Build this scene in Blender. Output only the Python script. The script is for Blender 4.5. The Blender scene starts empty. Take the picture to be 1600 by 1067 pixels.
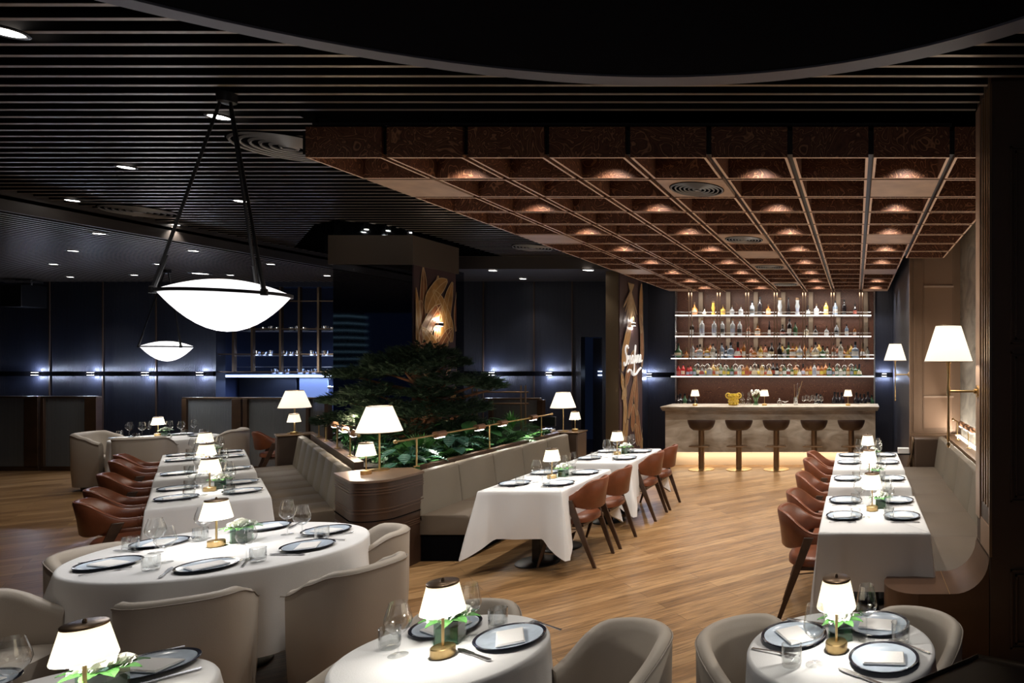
import bpy, bmesh, math, random
from mathutils import Vector, Matrix
PI = math.pi
sc = bpy.context.scene
COL = sc.collection
random.seed(7)

# ------------------------------------------------------------------ camera, world, exposure
F, VX, VY, H = 1030.0, 1337.0, 562.0, 1.95      # focal length and principal point in the 1600x1067 frame, eye height
cam_d = bpy.data.cameras.new('camera')
cam = bpy.data.objects.new('camera', cam_d)
COL.objects.link(cam)
sc.camera = cam
cam.location = (0, 0, H)
cam.rotation_euler = (PI / 2, 0, 0)
cam_d.sensor_width = 36
cam_d.lens = 36 * F / 1600
cam_d.shift_x = (800 - VX) / 1600
cam_d.shift_y = (VY - 533.5) / 1600
cam_d.clip_start = 0.05
cam_d.clip_end = 300
w = bpy.data.worlds.new('night')
sc.world = w
w.use_nodes = True
w.node_tree.nodes['Background'].inputs[0].default_value = (0.10, 0.16, 0.40, 1)
w.node_tree.nodes['Background'].inputs[1].default_value = 0.02
sc.view_settings.view_transform = 'Standard'
sc.view_settings.look = 'None'
sc.view_settings.exposure = 0.3
sc.view_settings.gamma = 1
sc.view_settings.use_curve_mapping = False
try:
    sc.cycles.use_denoising = True
    sc.cycles.max_bounces = 8
    sc.cycles.transparent_max_bounces = 24
    sc.cycles.sample_clamp_indirect = 4
    sc.cycles.caustics_reflective = False
    sc.cycles.caustics_refractive = False
except Exception:
    pass

NEUTRAL = (1.0, 0.93, 0.84)
WARM = (1.0, 0.80, 0.58)
COOL = (0.62, 0.72, 1.0)

def lamp(kind, loc, power, color=NEUTRAL, size=0.05, rot=None, spot=None, blend=0.5, parent=None, name='light'):
    d = bpy.data.lights.new(name, kind)
    d.energy = power
    d.color = color
    if kind in ('POINT', 'SPOT'):
        d.shadow_soft_size = size
    if kind == 'SPOT':
        d.spot_size = spot or 2.0
        d.spot_blend = blend
    if kind == 'AREA':
        d.shape = 'RECTANGLE'
        d.size = size[0]
        d.size_y = size[1]
    o = bpy.data.objects.new(name, d)
    COL.objects.link(o)
    o.location = loc
    if rot:
        o.rotation_euler = rot
    if parent:
        o.parent = parent
    return o

# ------------------------------------------------------------------ helpers
def at(u, v, z):
    """point on the plane of height z seen at photo pixel (u, v)"""
    Y = F * (H - z) / (v - VY)
    return Vector(((u - VX) * Y / F, Y, z))
def atY(u, v, Y):
    return Vector(((u - VX) * Y / F, Y, H - (v - VY) * Y / F))
def sstep(a, b, x):
    t = max(0.0, min(1.0, (x - a) / (b - a)))
    return t * t * (3 - 2 * t)

class MB:
    def __init__(s):
        s.bm = bmesh.new(); s.m = 0; s.M = Matrix()
    def v(s, p):
        return s.bm.verts.new(s.M @ Vector(p))
    def f(s, vs):
        try:
            fc = s.bm.faces.new(vs); fc.material_index = s.m; return fc
        except ValueError:
            return None
    def box(s, x0, x1, y0, y1, z0, z1):
        p = [s.v((x, y, z)) for z in (z0, z1) for x, y in ((x0, y0), (x1, y0), (x1, y1), (x0, y1))]
        for q in ((3, 2, 1, 0), (4, 5, 6, 7), (0, 1, 5, 4), (1, 2, 6, 5), (2, 3, 7, 6), (3, 0, 4, 7)):
            s.f([p[i] for i in q])
        return s
    def quad(s, a, b, c, d):
        s.f([s.v(a), s.v(b), s.v(c), s.v(d)]); return s
    def rings(s, rings, closed=True, cap0=True, cap1=True, loop=False):
        R = [[s.v(p) for p in r] for r in rings]
        n = len(R[0]); m = len(R)
        for i in range(m if loop else m - 1):
            A, B = R[i], R[(i + 1) % m]
            for j in range(n if closed else n - 1):
                k = (j + 1) % n
                s.f([A[j], A[k], B[k], B[j]])
        if closed and not loop:
            if cap0: s.f(R[0][::-1])
            if cap1: s.f(R[-1])
        return s
    def lathe(s, prof, seg=24, c=(0, 0, 0), cap0=True, cap1=True, sx=1, sy=1):
        rr = []
        for r, z in prof:
            r = max(r, 1e-4)
            rr.append([(c[0] + sx * r * math.cos(2 * PI * k / seg), c[1] + sy * r * math.sin(2 * PI * k / seg), c[2] + z) for k in range(seg)])
        return s.rings(rr, True, cap0, cap1)
    def tube(s, pts, r, seg=8, loop=False, caps=True):
        pts = [Vector(p) for p in pts]; n = len(pts)
        rs = r if isinstance(r, (list, tuple)) else [r] * n
        t0 = (pts[1] - pts[0]).normalized()
        up = Vector((0, 0, 1)) if abs(t0.z) < 0.9 else Vector((1, 0, 0))
        nrm = (up - t0 * up.dot(t0)).normalized(); rr = []
        for i in range(n):
            if loop: t = (pts[(i + 1) % n] - pts[i - 1])
            else: t = pts[min(i + 1, n - 1)] - pts[max(i - 1, 0)]
            t = t.normalized() if t.length > 1e-9 else t0
            nrm = nrm - t * nrm.dot(t)
            nrm = nrm.normalized() if nrm.length > 1e-6 else t.orthogonal().normalized()
            b = t.cross(nrm)
            rr.append([tuple(pts[i] + rs[i] * (nrm * math.cos(2 * PI * k / seg) + b * math.sin(2 * PI * k / seg))) for k in range(seg)])
        return s.rings(rr, True, caps, caps, loop)
    def cyl(s, a, b, r, seg=12, r2=None):
        return s.tube([a, b], [r, r if r2 is None else r2], seg)
    def prism(s, poly, z0, z1):
        A = [s.v((x, y, z0)) for x, y in poly]; B = [s.v((x, y, z1)) for x, y in poly]
        n = len(poly); s.f(A[::-1]); s.f(B)
        for i in range(n): s.f([A[i], A[(i + 1) % n], B[(i + 1) % n], B[i]])
        return s
    def bar(s, a, b, wx, wy, wx2=None, wy2=None):
        """tapered square bar from a to b (widths at a: wx, wy; at b: wx2, wy2)"""
        a, b = Vector(a), Vector(b); wx2 = wx2 or wx; wy2 = wy2 or wy; rr = []
        for p, x, y in ((a, wx, wy), (b, wx2, wy2)):
            rr.append([(p.x - x / 2, p.y - y / 2, p.z), (p.x + x / 2, p.y - y / 2, p.z), (p.x + x / 2, p.y + y / 2, p.z), (p.x - x / 2, p.y + y / 2, p.z)])
        if a.z > b.z: rr = rr[::-1]
        return s.rings(rr)
    def build(s, name, mats, parent=None, smooth=40, bevel=0, sub=0, solid=0, loc=None, rot=None):
        bmesh.ops.recalc_face_normals(s.bm, faces=s.bm.faces[:]) if len(s.bm.faces) < 60000 else None
        me = bpy.data.meshes.new(name)
        s.bm.to_mesh(me); s.bm.free()
        if not isinstance(mats, (list, tuple)): mats = [mats]
        for m in mats: me.materials.append(m)
        if smooth:
            me.polygons.foreach_set('use_smooth', [True] * len(me.polygons))
            me.set_sharp_from_angle(angle=math.radians(smooth))
        me.update()
        o = bpy.data.objects.new(name, me); COL.objects.link(o)
        if parent: o.parent = parent
        if solid:
            m = o.modifiers.new('solidify', 'SOLIDIFY'); m.thickness = solid; m.offset = -1
        if bevel:
            m = o.modifiers.new('bevel', 'BEVEL'); m.width = bevel; m.segments = 3; m.limit_method = 'ANGLE'; m.angle_limit = 0.6
        if sub:
            m = o.modifiers.new('sub', 'SUBSURF'); m.levels = sub; m.render_levels = sub
        if loc is not None: o.location = loc
        if rot is not None: o.rotation_euler = (0, 0, rot)
        return o

def tag(o, label=None, cat=None, group=None, kind=None):
    if label: o['label'] = label
    if cat: o['category'] = cat
    if group: o['group'] = group
    if kind: o['kind'] = kind
    return o
def thing(name, label, cat, loc=(0, 0, 0), rotz=0, group=None):
    o = bpy.data.objects.new(name, None); COL.objects.link(o)
    o.empty_display_size = 0.1
    o.location = loc; o.rotation_euler = (0, 0, rotz)
    return tag(o, label, cat, group)
def dup(root, loc, rotz=0, label=None, group=None, scale=None):
    def cp(o, par):
        c = o.copy(); COL.objects.link(c); c.parent = par
        for ch in o.children: cp(ch, c)
        return c
    r = cp(root, None)
    r.location = loc; r.rotation_euler = (0, 0, rotz)
    if scale: r.scale = (scale,) * 3 if not isinstance(scale, tuple) else scale
    if label: r['label'] = label
    if group: r['group'] = group
    return r
class Kind:
    """first placing moves the built thing itself, later ones copy it"""
    def __init__(s, root): s.root = root; s.used = False
    def put(s, loc, rotz=0, label=None, group=None, scale=None):
        if not s.used:
            s.used = True; r = s.root
            r.location = loc; r.rotation_euler = (0, 0, rotz)
            if scale: r.scale = (scale,) * 3 if not isinstance(scale, tuple) else scale
            if label: r['label'] = label
            if group: r['group'] = group
            return r
        return dup(s.root, loc, rotz, label, group, scale or (1, 1, 1))
def struct(o): o['kind'] = 'structure'; return o

# ------------------------------------------------------------------ materials
def nmat(name):
    m = bpy.data.materials.new(name); m.use_nodes = True
    nt = m.node_tree; b = nt.nodes['Principled BSDF']
    return m, nt, b
def mat(name, col, rough=0.5, metal=0.0, spec=0.5, noise=0, nscale=8, bump=0, bscale=60, coat=0, sheen=0):
    m, nt, b = nmat(name)
    b.inputs['Base Color'].default_value = (*col, 1)
    b.inputs['Roughness'].default_value = rough
    b.inputs['Metallic'].default_value = metal
    b.inputs['Specular IOR Level'].default_value = spec
    if coat: b.inputs['Coat Weight'].default_value = coat
    if sheen: b.inputs['Sheen Weight'].default_value = sheen
    tc = nt.nodes.new('ShaderNodeTexCoord')
    if noise:
        n = nt.nodes.new('ShaderNodeTexNoise'); n.inputs['Scale'].default_value = nscale; n.inputs['Detail'].default_value = 4
        nt.links.new(tc.outputs['Object'], n.inputs['Vector'])
        r = nt.nodes.new('ShaderNodeValToRGB')
        r.color_ramp.elements[0].position = .3; r.color_ramp.elements[1].position = .7
        r.color_ramp.elements[0].color = (*[c * (1 - noise) for c in col], 1)
        r.color_ramp.elements[1].color = (*[min(1, c * (1 + noise)) for c in col], 1)
        nt.links.new(n.outputs['Fac'], r.inputs['Fac']); nt.links.new(r.outputs['Color'], b.inputs['Base Color'])
    if bump:
        n = nt.nodes.new('ShaderNodeTexNoise'); n.inputs['Scale'].default_value = bscale; n.inputs['Detail'].default_value = 3
        nt.links.new(tc.outputs['Object'], n.inputs['Vector'])
        bp = nt.nodes.new('ShaderNodeBump'); bp.inputs['Strength'].default_value = bump; bp.inputs['Distance'].default_value = .01
        nt.links.new(n.outputs['Fac'], bp.inputs['Height']); nt.links.new(bp.outputs['Normal'], b.inputs['Normal'])
    return m
def emit(name, col, strength, base=(.8, .78, .72), sample=True):
    m, nt, b = nmat(name)
    b.inputs['Base Color'].default_value = (*base, 1); b.inputs['Roughness'].default_value = .6
    b.inputs['Emission Color'].default_value = (*col, 1); b.inputs['Emission Strength'].default_value = strength
    if not sample: m.cycles.emission_sampling = 'NONE'
    return m
def glass(name, tint=(1, 1, 1), gloss=1.0, rough=0.02):
    m = bpy.data.materials.new(name); m.use_nodes = True; nt = m.node_tree; nt.nodes.clear()
    out = nt.nodes.new('ShaderNodeOutputMaterial'); mx = nt.nodes.new('ShaderNodeMixShader')
    tr = nt.nodes.new('ShaderNodeBsdfTransparent'); tr.inputs[0].default_value = (*tint, 1)
    gl = nt.nodes.new('ShaderNodeBsdfGlossy'); gl.inputs['Roughness'].default_value = rough
    lw = nt.nodes.new('ShaderNodeLayerWeight'); pw = nt.nodes.new('ShaderNodeMath'); pw.operation = 'POWER'; pw.inputs[1].default_value = 2.4
    nt.links.new(lw.outputs['Facing'], pw.inputs[0])
    ml = nt.nodes.new('ShaderNodeMath'); ml.operation = 'MULTIPLY_ADD'; ml.inputs[1].default_value = .62 * gloss; ml.inputs[2].default_value = .10
    nt.links.new(pw.outputs[0], ml.inputs[0]); nt.links.new(ml.outputs[0], mx.inputs[0])
    nt.links.new(tr.outputs[0], mx.inputs[1]); nt.links.new(gl.outputs[0], mx.inputs[2]); nt.links.new(mx.outputs[0], out.inputs[0])
    return m
def fabric_shade(name, col, strength, tl):
    m = bpy.data.materials.new(name); m.use_nodes = True; nt = m.node_tree; nt.nodes.clear(); L = nt.links.new
    out = nt.nodes.new('ShaderNodeOutputMaterial'); a1 = nt.nodes.new('ShaderNodeAddShader'); mx = nt.nodes.new('ShaderNodeMixShader')
    e = nt.nodes.new('ShaderNodeEmission'); e.inputs[0].default_value = (*col, 1); e.inputs[1].default_value = strength
    t = nt.nodes.new('ShaderNodeBsdfTranslucent'); t.inputs[0].default_value = (.9, .86, .78, 1)
    d = nt.nodes.new('ShaderNodeBsdfDiffuse'); d.inputs[0].default_value = (.8, .76, .68, 1)
    mx.inputs[0].default_value = tl
    L(d.outputs[0], mx.inputs[1]); L(t.outputs[0], mx.inputs[2]); L(mx.outputs[0], a1.inputs[0]); L(e.outputs[0], a1.inputs[1]); L(a1.outputs[0], out.inputs[0])
    m.cycles.emission_sampling = 'NONE'
    return m
def burl(name, dark, light, lines):
    m, nt, b = nmat(name)
    tc = nt.nodes.new('ShaderNodeTexCoord')
    n = nt.nodes.new('ShaderNodeTexNoise'); n.inputs['Scale'].default_value = 4.2; n.inputs['Detail'].default_value = 2; n.inputs['Distortion'].default_value = 1.6
    nt.links.new(tc.outputs['Object'], n.inputs['Vector'])
    mu = nt.nodes.new('ShaderNodeMath'); mu.operation = 'MULTIPLY'; mu.inputs[1].default_value = 11
    fr = nt.nodes.new('ShaderNodeMath'); fr.operation = 'PINGPONG'; fr.inputs[1].default_value = .5
    nt.links.new(n.outputs['Fac'], mu.inputs[0]); nt.links.new(mu.outputs[0], fr.inputs[0])
    r = nt.nodes.new('ShaderNodeValToRGB'); e = r.color_ramp.elements
    e[0].position = 0; e[0].color = (*lines, 1); e[1].position = .16; e[1].color = (*dark, 1)
    k = e.new(.5); k.color = (*light, 1)
    nt.links.new(fr.outputs[0], r.inputs['Fac']); nt.links.new(r.outputs['Color'], b.inputs['Base Color'])
    b.inputs['Roughness'].default_value = .42
    return m
def floor_mat():
    m, nt, b = nmat('oak planks')
    L = nt.links.new
    tc = nt.nodes.new('ShaderNodeTexCoord'); mp = nt.nodes.new('ShaderNodeMapping')
    mp.inputs['Rotation'].default_value = (0, 0, math.radians(-43))
    L(tc.outputs['Object'], mp.inputs['Vector'])
    br = nt.nodes.new('ShaderNodeTexBrick'); br.inputs['Scale'].default_value = 1
    br.inputs['Brick Width'].default_value = 1.5; br.inputs['Row Height'].default_value = .16; br.inputs['Mortar Size'].default_value = .0016
    br.inputs['Color1'].default_value = (.10, .10, .10, 1); br.inputs['Color2'].default_value = (.9, .9, .9, 1); br.inputs['Mortar'].default_value = (0, 0, 0, 1)
    br.offset = .37; br.inputs['Bias'].default_value = 0
    L(mp.outputs[0], br.inputs['Vector'])
    r = nt.nodes.new('ShaderNodeValToRGB'); e = r.color_ramp.elements
    e[0].position = 0; e[0].color = (.05, .025, .012, 1); e[1].position = .1; e[1].color = (.25, .135, .055, 1)
    k = e.new(.5); k.color = (.36, .205, .088, 1); k = e.new(.95); k.color = (.45, .275, .130, 1)
    L(br.outputs['Color'], r.inputs['Fac'])
    mp2 = nt.nodes.new('ShaderNodeMapping'); mp2.inputs['Scale'].default_value = (1.1, 13, 1); L(mp.outputs[0], mp2.inputs['Vector'])
    n = nt.nodes.new('ShaderNodeTexNoise'); n.inputs['Scale'].default_value = 2.2; n.inputs['Detail'].default_value = 7; n.inputs['Roughness'].default_value = .65; n.inputs['Distortion'].default_value = .6
    L(mp2.outputs[0], n.inputs['Vector'])
    r2 = nt.nodes.new('ShaderNodeValToRGB'); e = r2.color_ramp.elements
    e[0].position = .3; e[0].color = (.30, .27, .23, 1); e[1].position = .68; e[1].color = (1.12, 1.1, 1.08, 1)
    L(n.outputs['Fac'], r2.inputs['Fac'])
    mx = nt.nodes.new('ShaderNodeMix'); mx.data_type = 'RGBA'; mx.blend_type = 'MULTIPLY'; mx.inputs[0].default_value = 1
    L(r.outputs['Color'], mx.inputs[6]); L(r2.outputs['Color'], mx.inputs[7]); L(mx.outputs[2], b.inputs['Base Color'])
    b.inputs['Roughness'].default_value = .33; b.inputs['Specular IOR Level'].default_value = .5
    bp = nt.nodes.new('ShaderNodeBump'); bp.inputs['Strength'].default_value = .12; bp.inputs['Distance'].default_value = .004
    L(n.outputs['Fac'], bp.inputs['Height']); L(bp.outputs[0], b.inputs['Normal'])
    return m
def ribbed(name, col, rough, axis='X', scale=26, strength=.6, metal=0.0):
    m, nt, b = nmat(name)
    b.inputs['Base Color'].default_value = (*col, 1); b.inputs['Roughness'].default_value = rough; b.inputs['Metallic'].default_value = metal
    tc = nt.nodes.new('ShaderNodeTexCoord'); wv = nt.nodes.new('ShaderNodeTexWave')
    wv.bands_direction = axis; wv.inputs['Scale'].default_value = scale * .46
    nt.links.new(tc.outputs['Object'], wv.inputs['Vector'])
    bp = nt.nodes.new('ShaderNodeBump'); bp.inputs['Strength'].default_value = strength; bp.inputs['Distance'].default_value = .01
    nt.links.new(wv.outputs['Fac'], bp.inputs['Height']); nt.links.new(bp.outputs[0], b.inputs['Normal'])
    return m
def marble(name, a, c, scale=3):
    m, nt, b = nmat(name)
    tc = nt.nodes.new('ShaderNodeTexCoord'); mp = nt.nodes.new('ShaderNodeMapping'); mp.inputs['Scale'].default_value = (.6, .6, 1.6)
    n = nt.nodes.new('ShaderNodeTexNoise'); n.inputs['Scale'].default_value = scale; n.inputs['Detail'].default_value = 8; n.inputs['Distortion'].default_value = 1.4
    nt.links.new(tc.outputs['Object'], mp.inputs[0]); nt.links.new(mp.outputs[0], n.inputs['Vector'])
    r = nt.nodes.new('ShaderNodeValToRGB'); e = r.color_ramp.elements
    e[0].position = .3; e[0].color = (*a, 1); e[1].position = .7; e[1].color = (*c, 1)
    nt.links.new(n.outputs['Fac'], r.inputs['Fac']); nt.links.new(r.outputs['Color'], b.inputs['Base Color'])
    b.inputs['Roughness'].default_value = .3
    return m
def fluted_glass():
    m = bpy.data.materials.new('fluted glass'); m.use_nodes = True; nt = m.node_tree; nt.nodes.clear(); L = nt.links.new
    out = nt.nodes.new('ShaderNodeOutputMaterial'); mx = nt.nodes.new('ShaderNodeMixShader')
    tr = nt.nodes.new('ShaderNodeBsdfTransparent'); tr.inputs[0].default_value = (.55, .55, .55, 1)
    gl = nt.nodes.new('ShaderNodeBsdfPrincipled'); gl.inputs['Base Color'].default_value = (.27, .29, .30, 1); gl.inputs['Roughness'].default_value = .42; gl.inputs['Metallic'].default_value = .15
    tc = nt.nodes.new('ShaderNodeTexCoord'); wv = nt.nodes.new('ShaderNodeTexWave'); wv.bands_direction = 'X'; wv.inputs['Scale'].default_value = 12
    L(tc.outputs['Object'], wv.inputs['Vector'])
    bp = nt.nodes.new('ShaderNodeBump'); bp.inputs['Strength'].default_value = .7; bp.inputs['Distance'].default_value = .01
    L(wv.outputs['Fac'], bp.inputs['Height']); L(bp.outputs[0], gl.inputs['Normal'])
    mx.inputs[0].default_value = .6
    L(tr.outputs[0], mx.inputs[1]); L(gl.outputs[0], mx.inputs[2]); L(mx.outputs[0], out.inputs[0])
    return m

M = {}
M['floor'] = floor_mat()
M['cloth'] = mat('white linen', (.80, .80, .80), .8, bump=.15, bscale=300, spec=.2)
M['napkin'] = mat('napkin linen', (.84, .83, .82), .9, bump=.2, bscale=260, spec=.2)
M['cream'] = mat('cream leather', (.44, .385, .325), .55, bump=.06, bscale=180)
M['piping'] = mat('piping', (.30, .26, .22), .5)
M['tan'] = mat('tan leather', (.185, .056, .023), .34, noise=.18, nscale=9, bump=.12, bscale=120)
M['tan_thread'] = mat('tan stitching', (.22, .07, .03), .5)
M['walnut'] = mat('dark walnut', (.055, .028, .016), .4, noise=.3, nscale=14)
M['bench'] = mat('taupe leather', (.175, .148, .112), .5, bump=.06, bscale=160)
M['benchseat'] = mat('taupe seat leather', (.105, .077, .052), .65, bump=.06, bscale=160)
M['bronze'] = mat('bronze panel', (.235, .145, .088), .38, metal=.2, noise=.08, nscale=2)
M['bronzedark'] = mat('dark bronze', (.085, .053, .035), .45, metal=.1)
M['bronzeline'] = mat('bronze line', (.42, .30, .19), .3, metal=.8)
M['brass'] = mat('brushed brass', (.62, .44, .21), .3, metal=1, bump=.05, bscale=300)
M['brassdark'] = mat('aged brass', (.24, .165, .105), .35, metal=.9)
M['black'] = mat('black metal', (.012, .012, .014), .4, metal=.3)
M['matte'] = mat('matte black', (.004, .004, .005), .9, spec=.0)
M['slat'] = mat('ceiling slat', (.30, .25, .205), .34, metal=.6)
M['slatside'] = mat('slat side', (.012, .010, .009), .7, spec=.2)
M['ring'] = mat('grey ring', (.10, .10, .125), .5)
M['navy'] = ribbed('navy ribbed panel', (.022, .025, .040), .42, 'X', 26, .45)
M['navyY'] = ribbed('navy ribbed side panel', (.022, .025, .040), .42, 'Y', 26, .45)
M['burl'] = burl('burl veneer', (.070, .025, .013), (.145, .056, .029), (.42, .20, .10))
M['burlwall'] = burl('burl wall', (.050, .016, .008), (.10, .036, .020), (.19, .08, .045))
M['edge'] = mat('coffer edge', (.66, .44, .30), .5)
M['plain'] = mat('maple panel', (.42, .27, .18), .5, noise=.15, nscale=5)
M['marble'] = marble('travertine', (.36, .29, .21), (.72, .66, .57), 3)
M['plinth'] = mat('lit plinth', (.72, .60, .45), .6)
M['glass'] = glass('clear glass', (.97, .98, .98), 1.4)
M['glasspane'] = glass('pane glass', (.80, .86, .90), 1.2)
M['tumbler'] = glass('ribbed glass', (.96, .97, .97), 1.4, .04)
M['vase'] = glass('vase glass', (.62, .80, .68), 1.3)
M['chrome'] = mat('chrome', (.75, .75, .76), .15, metal=1)
M['steel'] = mat('steel', (.55, .55, .56), .25, metal=1)
M['shade'] = fabric_shade('lit lamp shade', (1.0, .88, .66), .50, .5)
M['shadebig'] = fabric_shade('lit fabric shade', (1.0, .92, .80), .42, .5)
M['bowl'] = emit('opal glass', (.97, .97, 1.0), .72, base=(.8, .8, .82))
M['led'] = emit('led strip', (1.0, .90, .76), 5)
M['ledwhite'] = emit('downlight disc', (1.0, .96, .90), 9)
M['shelflit'] = emit('lit shelf edge', (1.0, .93, .86), 1.6)
M['plate'] = mat('glazed plate', (.50, .58, .68), .22, noise=.15, nscale=14, coat=.3)
M['platerim'] = mat('dark plate rim', (.012, .014, .025), .2, coat=.5)
M['leaf'] = mat('leaf green', (.035, .12, .035), .4, noise=.4, nscale=9)
M['leaf2'] = mat('bright leaf', (.07, .22, .05), .4, noise=.3, nscale=9)
M['leaf3'] = mat('blue green leaf', (.03, .10, .07), .45, noise=.3, nscale=9)
M['leafpale'] = mat('pale leaf veins', (.30, .45, .36), .5)
M['needle'] = mat('dark needles', (.036, .070, .036), .6, noise=.4, nscale=7)
M['bark'] = mat('juniper bark', (.20, .085, .04), .8, noise=.5, nscale=12, bump=.5, bscale=30)
M['petal'] = mat('white petals', (.85, .86, .80), .6)
M['mirror'] = mat('dark mirror', (.30, .33, .40), .03, metal=1)
M['mirrorlit'] = mat('polished band', (.75, .78, .82), .05, metal=1)
M['soil'] = mat('soil', (.02, .014, .01), .9, bump=.5)
M['aubergine'] = mat('aubergine lacquer', (.075, .040, .042), .5, noise=.15, nscale=3)
M['gold'] = mat('gold leaf paint', (.42, .22, .07), .45, noise=.35, nscale=6)
M['ochre'] = mat('rust leaf paint', (.26, .10, .04), .5, noise=.35, nscale=6)
M['paleline'] = mat('pale outline paint', (.62, .45, .26), .5)
M['white'] = mat('white enamel', (.85, .85, .85), .4)
def wallpaper():
    m = marble('misty wallpaper', (.22, .20, .17), (.50, .46, .38), 2.2)
    m.node_tree.nodes['Principled BSDF'].inputs['Roughness'].default_value = .7
    return m
M['paper'] = wallpaper()
M['fluted'] = fluted_glass()
M['screenframe'] = mat('antique bronze frame', (.085, .048, .027), .42, metal=.4, noise=.25, nscale=4)
ORD = ['first', 'second', 'third', 'fourth', 'fifth', 'sixth', 'seventh', 'eighth', 'ninth', 'tenth', 'eleventh', 'twelfth', 'thirteenth', 'fourteenth', 'fifteenth', 'sixteenth', 'seventeenth', 'eighteenth', 'nineteenth', 'twentieth',
       'twenty-first', 'twenty-second', 'twenty-third', 'twenty-fourth', 'twenty-fifth', 'twenty-sixth', 'twenty-seventh', 'twenty-eighth', 'twenty-ninth', 'thirtieth', 'thirty-first', 'thirty-second', 'thirty-third', 'thirty-fourth', 'thirty-fifth', 'thirty-sixth', 'thirty-seventh', 'thirty-eighth', 'thirty-ninth', 'fortieth', 'forty-first', 'forty-second', 'forty-third', 'forty-fourth', 'forty-fifth', 'forty-sixth', 'forty-seventh', 'forty-eighth', 'forty-ninth', 'fiftieth']

# ================================================================== SETTING
CZ, LZ, HZ = 3.70, 3.49, 3.40           # slat ceiling, lower slat ceiling, coffer underside
b = MB(); b.box(-20, 3.2, -3, 16.2, -.12, 0); struct(b.build('floor', M['floor'], smooth=0))
b = MB(); b.box(-20, 3.2, -3, 16.2, 4.35, 4.45); struct(b.build('ceiling', M['matte'], smooth=0))

# ceiling recess around the mirrored column
HOLE = [(-5.95, 9.2), (-6.1, 8.5), (-6.5, 8.22), (-7.0, 8.5), (-8.7, 10.2), (-8.7, 11.1), (-5.95, 11.1)]
def hole_span(y):
    xs = []
    for i in range(len(HOLE)):
        (x0, y0), (x1, y1) = HOLE[i], HOLE[(i + 1) % len(HOLE)]
        if (y0 - y) * (y1 - y) < 0: xs.append(x0 + (x1 - x0) * (y - y0) / (y1 - y0))
    return (min(xs), max(xs)) if len(xs) >= 2 else None
b = MB(); y = -1.0
while y < 11.15:
    spans = [(-8.8, 3.0 if y < 4.15 else (.84 if y < 4.7 else -3.99))]
    hs = hole_span(y)
    if hs: spans = [(-8.8, hs[0]), (hs[1], spans[0][1])]
    for a, c in spans:
        if c - a > .05:
            b.m = 0; b.box(a, c, y, y + .030, CZ, CZ + .085); b.m = 1; b.box(a, c, y + .001, y + .029, CZ - .003, CZ - .0005)
    y += .1365
struct(b.build('ceiling', [M['slatside'], M['slat']], smooth=0))
b = MB(); x = -19.5
while x < -8.9:
    b.m = 0; b.box(x, x + .04, -3, 13, LZ, LZ + .06); b.m = 1; b.box(x + .001, x + .039, -3, 13, LZ - .003, LZ - .0005); x += .1365
struct(b.build('ceiling', [M['slatside'], M['slat']], smooth=0))
b = MB(); b.box(-20, -8.8, -3, 13, LZ + .12, LZ + .16); b.box(-8.84, -8.8, -3, 13, LZ, 4.3)
[b.box(-8.8, -4.0, 11.2 + .06 * k, 11.24 + .06 * k, LZ, LZ + .03) for k in range(30)]; b.box(-8.8, -4.0, 11.2, 13, LZ + .03, LZ + .3)
struct(b.build('ceiling', mat('dark soffit', (.055, .045, .040), .5), smooth=0))
b = MB(); rr = [[], []]
for i in range(len(HOLE) + 1):
    x, y = HOLE[i % len(HOLE)]; rr[0].append((x, y, CZ - .01)); rr[1].append((x, y, 4.33))
b.rings(rr, closed=False); struct(b.build('ceiling', M['mirrorlit'], smooth=60))
# round dark ceiling drum with its grey ring
b = MB(); cx, cy, R = -1.2, .63, 3.5
b.lathe([(R - .125, CZ - .02), (R - .125, CZ - .035), (R, CZ - .035), (R, CZ - .02)], 128, (cx, cy, 0), False, False)
struct(b.build('ceiling', M['ring'], smooth=50))
b = MB(); b.lathe([(R - .12, CZ - .01), (R - .12, CZ - .022)], 128, (cx, cy, 0)); struct(b.build('ceiling', M['matte'], smooth=50))

# walls
def wall(name, m, *boxes):
    b = MB()
    for q in boxes: b.box(*q)
    return struct(b.build(name, m, smooth=0))
wall('wall_back', M['navy'], (-20, -12.62, 13, 13.2, 0, 3.6), (-12.62, -10.3, 13, 13.2, 3.4, 3.6), (-10.3, -5.42, 13, 13.2, 0, 3.6), (-5.42, -5.0, 13, 13.2, 2.4, 3.6), (-5.0, -4.4, 13, 13.2, 0, 3.6))
wall('wall_back', M['navy'], (-4.6, -3.79, 13.95, 14.15, 0, 3.9), (.38, .9, 13.95, 14.15, 0, 3.9))
wall('wall_back', M['navyY'], (-4.6, -4.4, 13.2, 13.95, 0, 3.9))
wall('wall_left', M['navyY'], (-20, -19.8, -3, 13, 0, 3.6))
wall('wall_back', M['burlwall'], (-3.79, .38, 14.02, 14.2, 0, 3.9))
b = MB()
for x in (-3.81, .38): b.box(x, x + .03, 13.9, 13.96, 0, 3.75)
struct(b.build('trim_1', M['steel'], smooth=0))
# panel joints on the navy wall
b = MB()
for x in (-18.6, -16.9, -15.9, -14.85, -13.8, -9.6, -8.5, -7.35, -6.35, -5.6): b.box(x, x + .02, 12.985, 13, 0, 3.55)
struct(b.build('trim_2', M['bronzedark'], smooth=0))
# dark horizontal band through the wall lights
b = MB(); b.box(-20, -12.62, 12.95, 13, 1.63, 1.72); b.box(-10.3, -5.6, 12.95, 13, 1.63, 1.72); b.box(-4.4, -3.82, 13.9, 13.95, 1.58, 1.68); b.box(.42, .78, 13.9, 13.95, 1.58, 1.68)
struct(b.build('trim_3', M['matte'], smooth=0))
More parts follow.
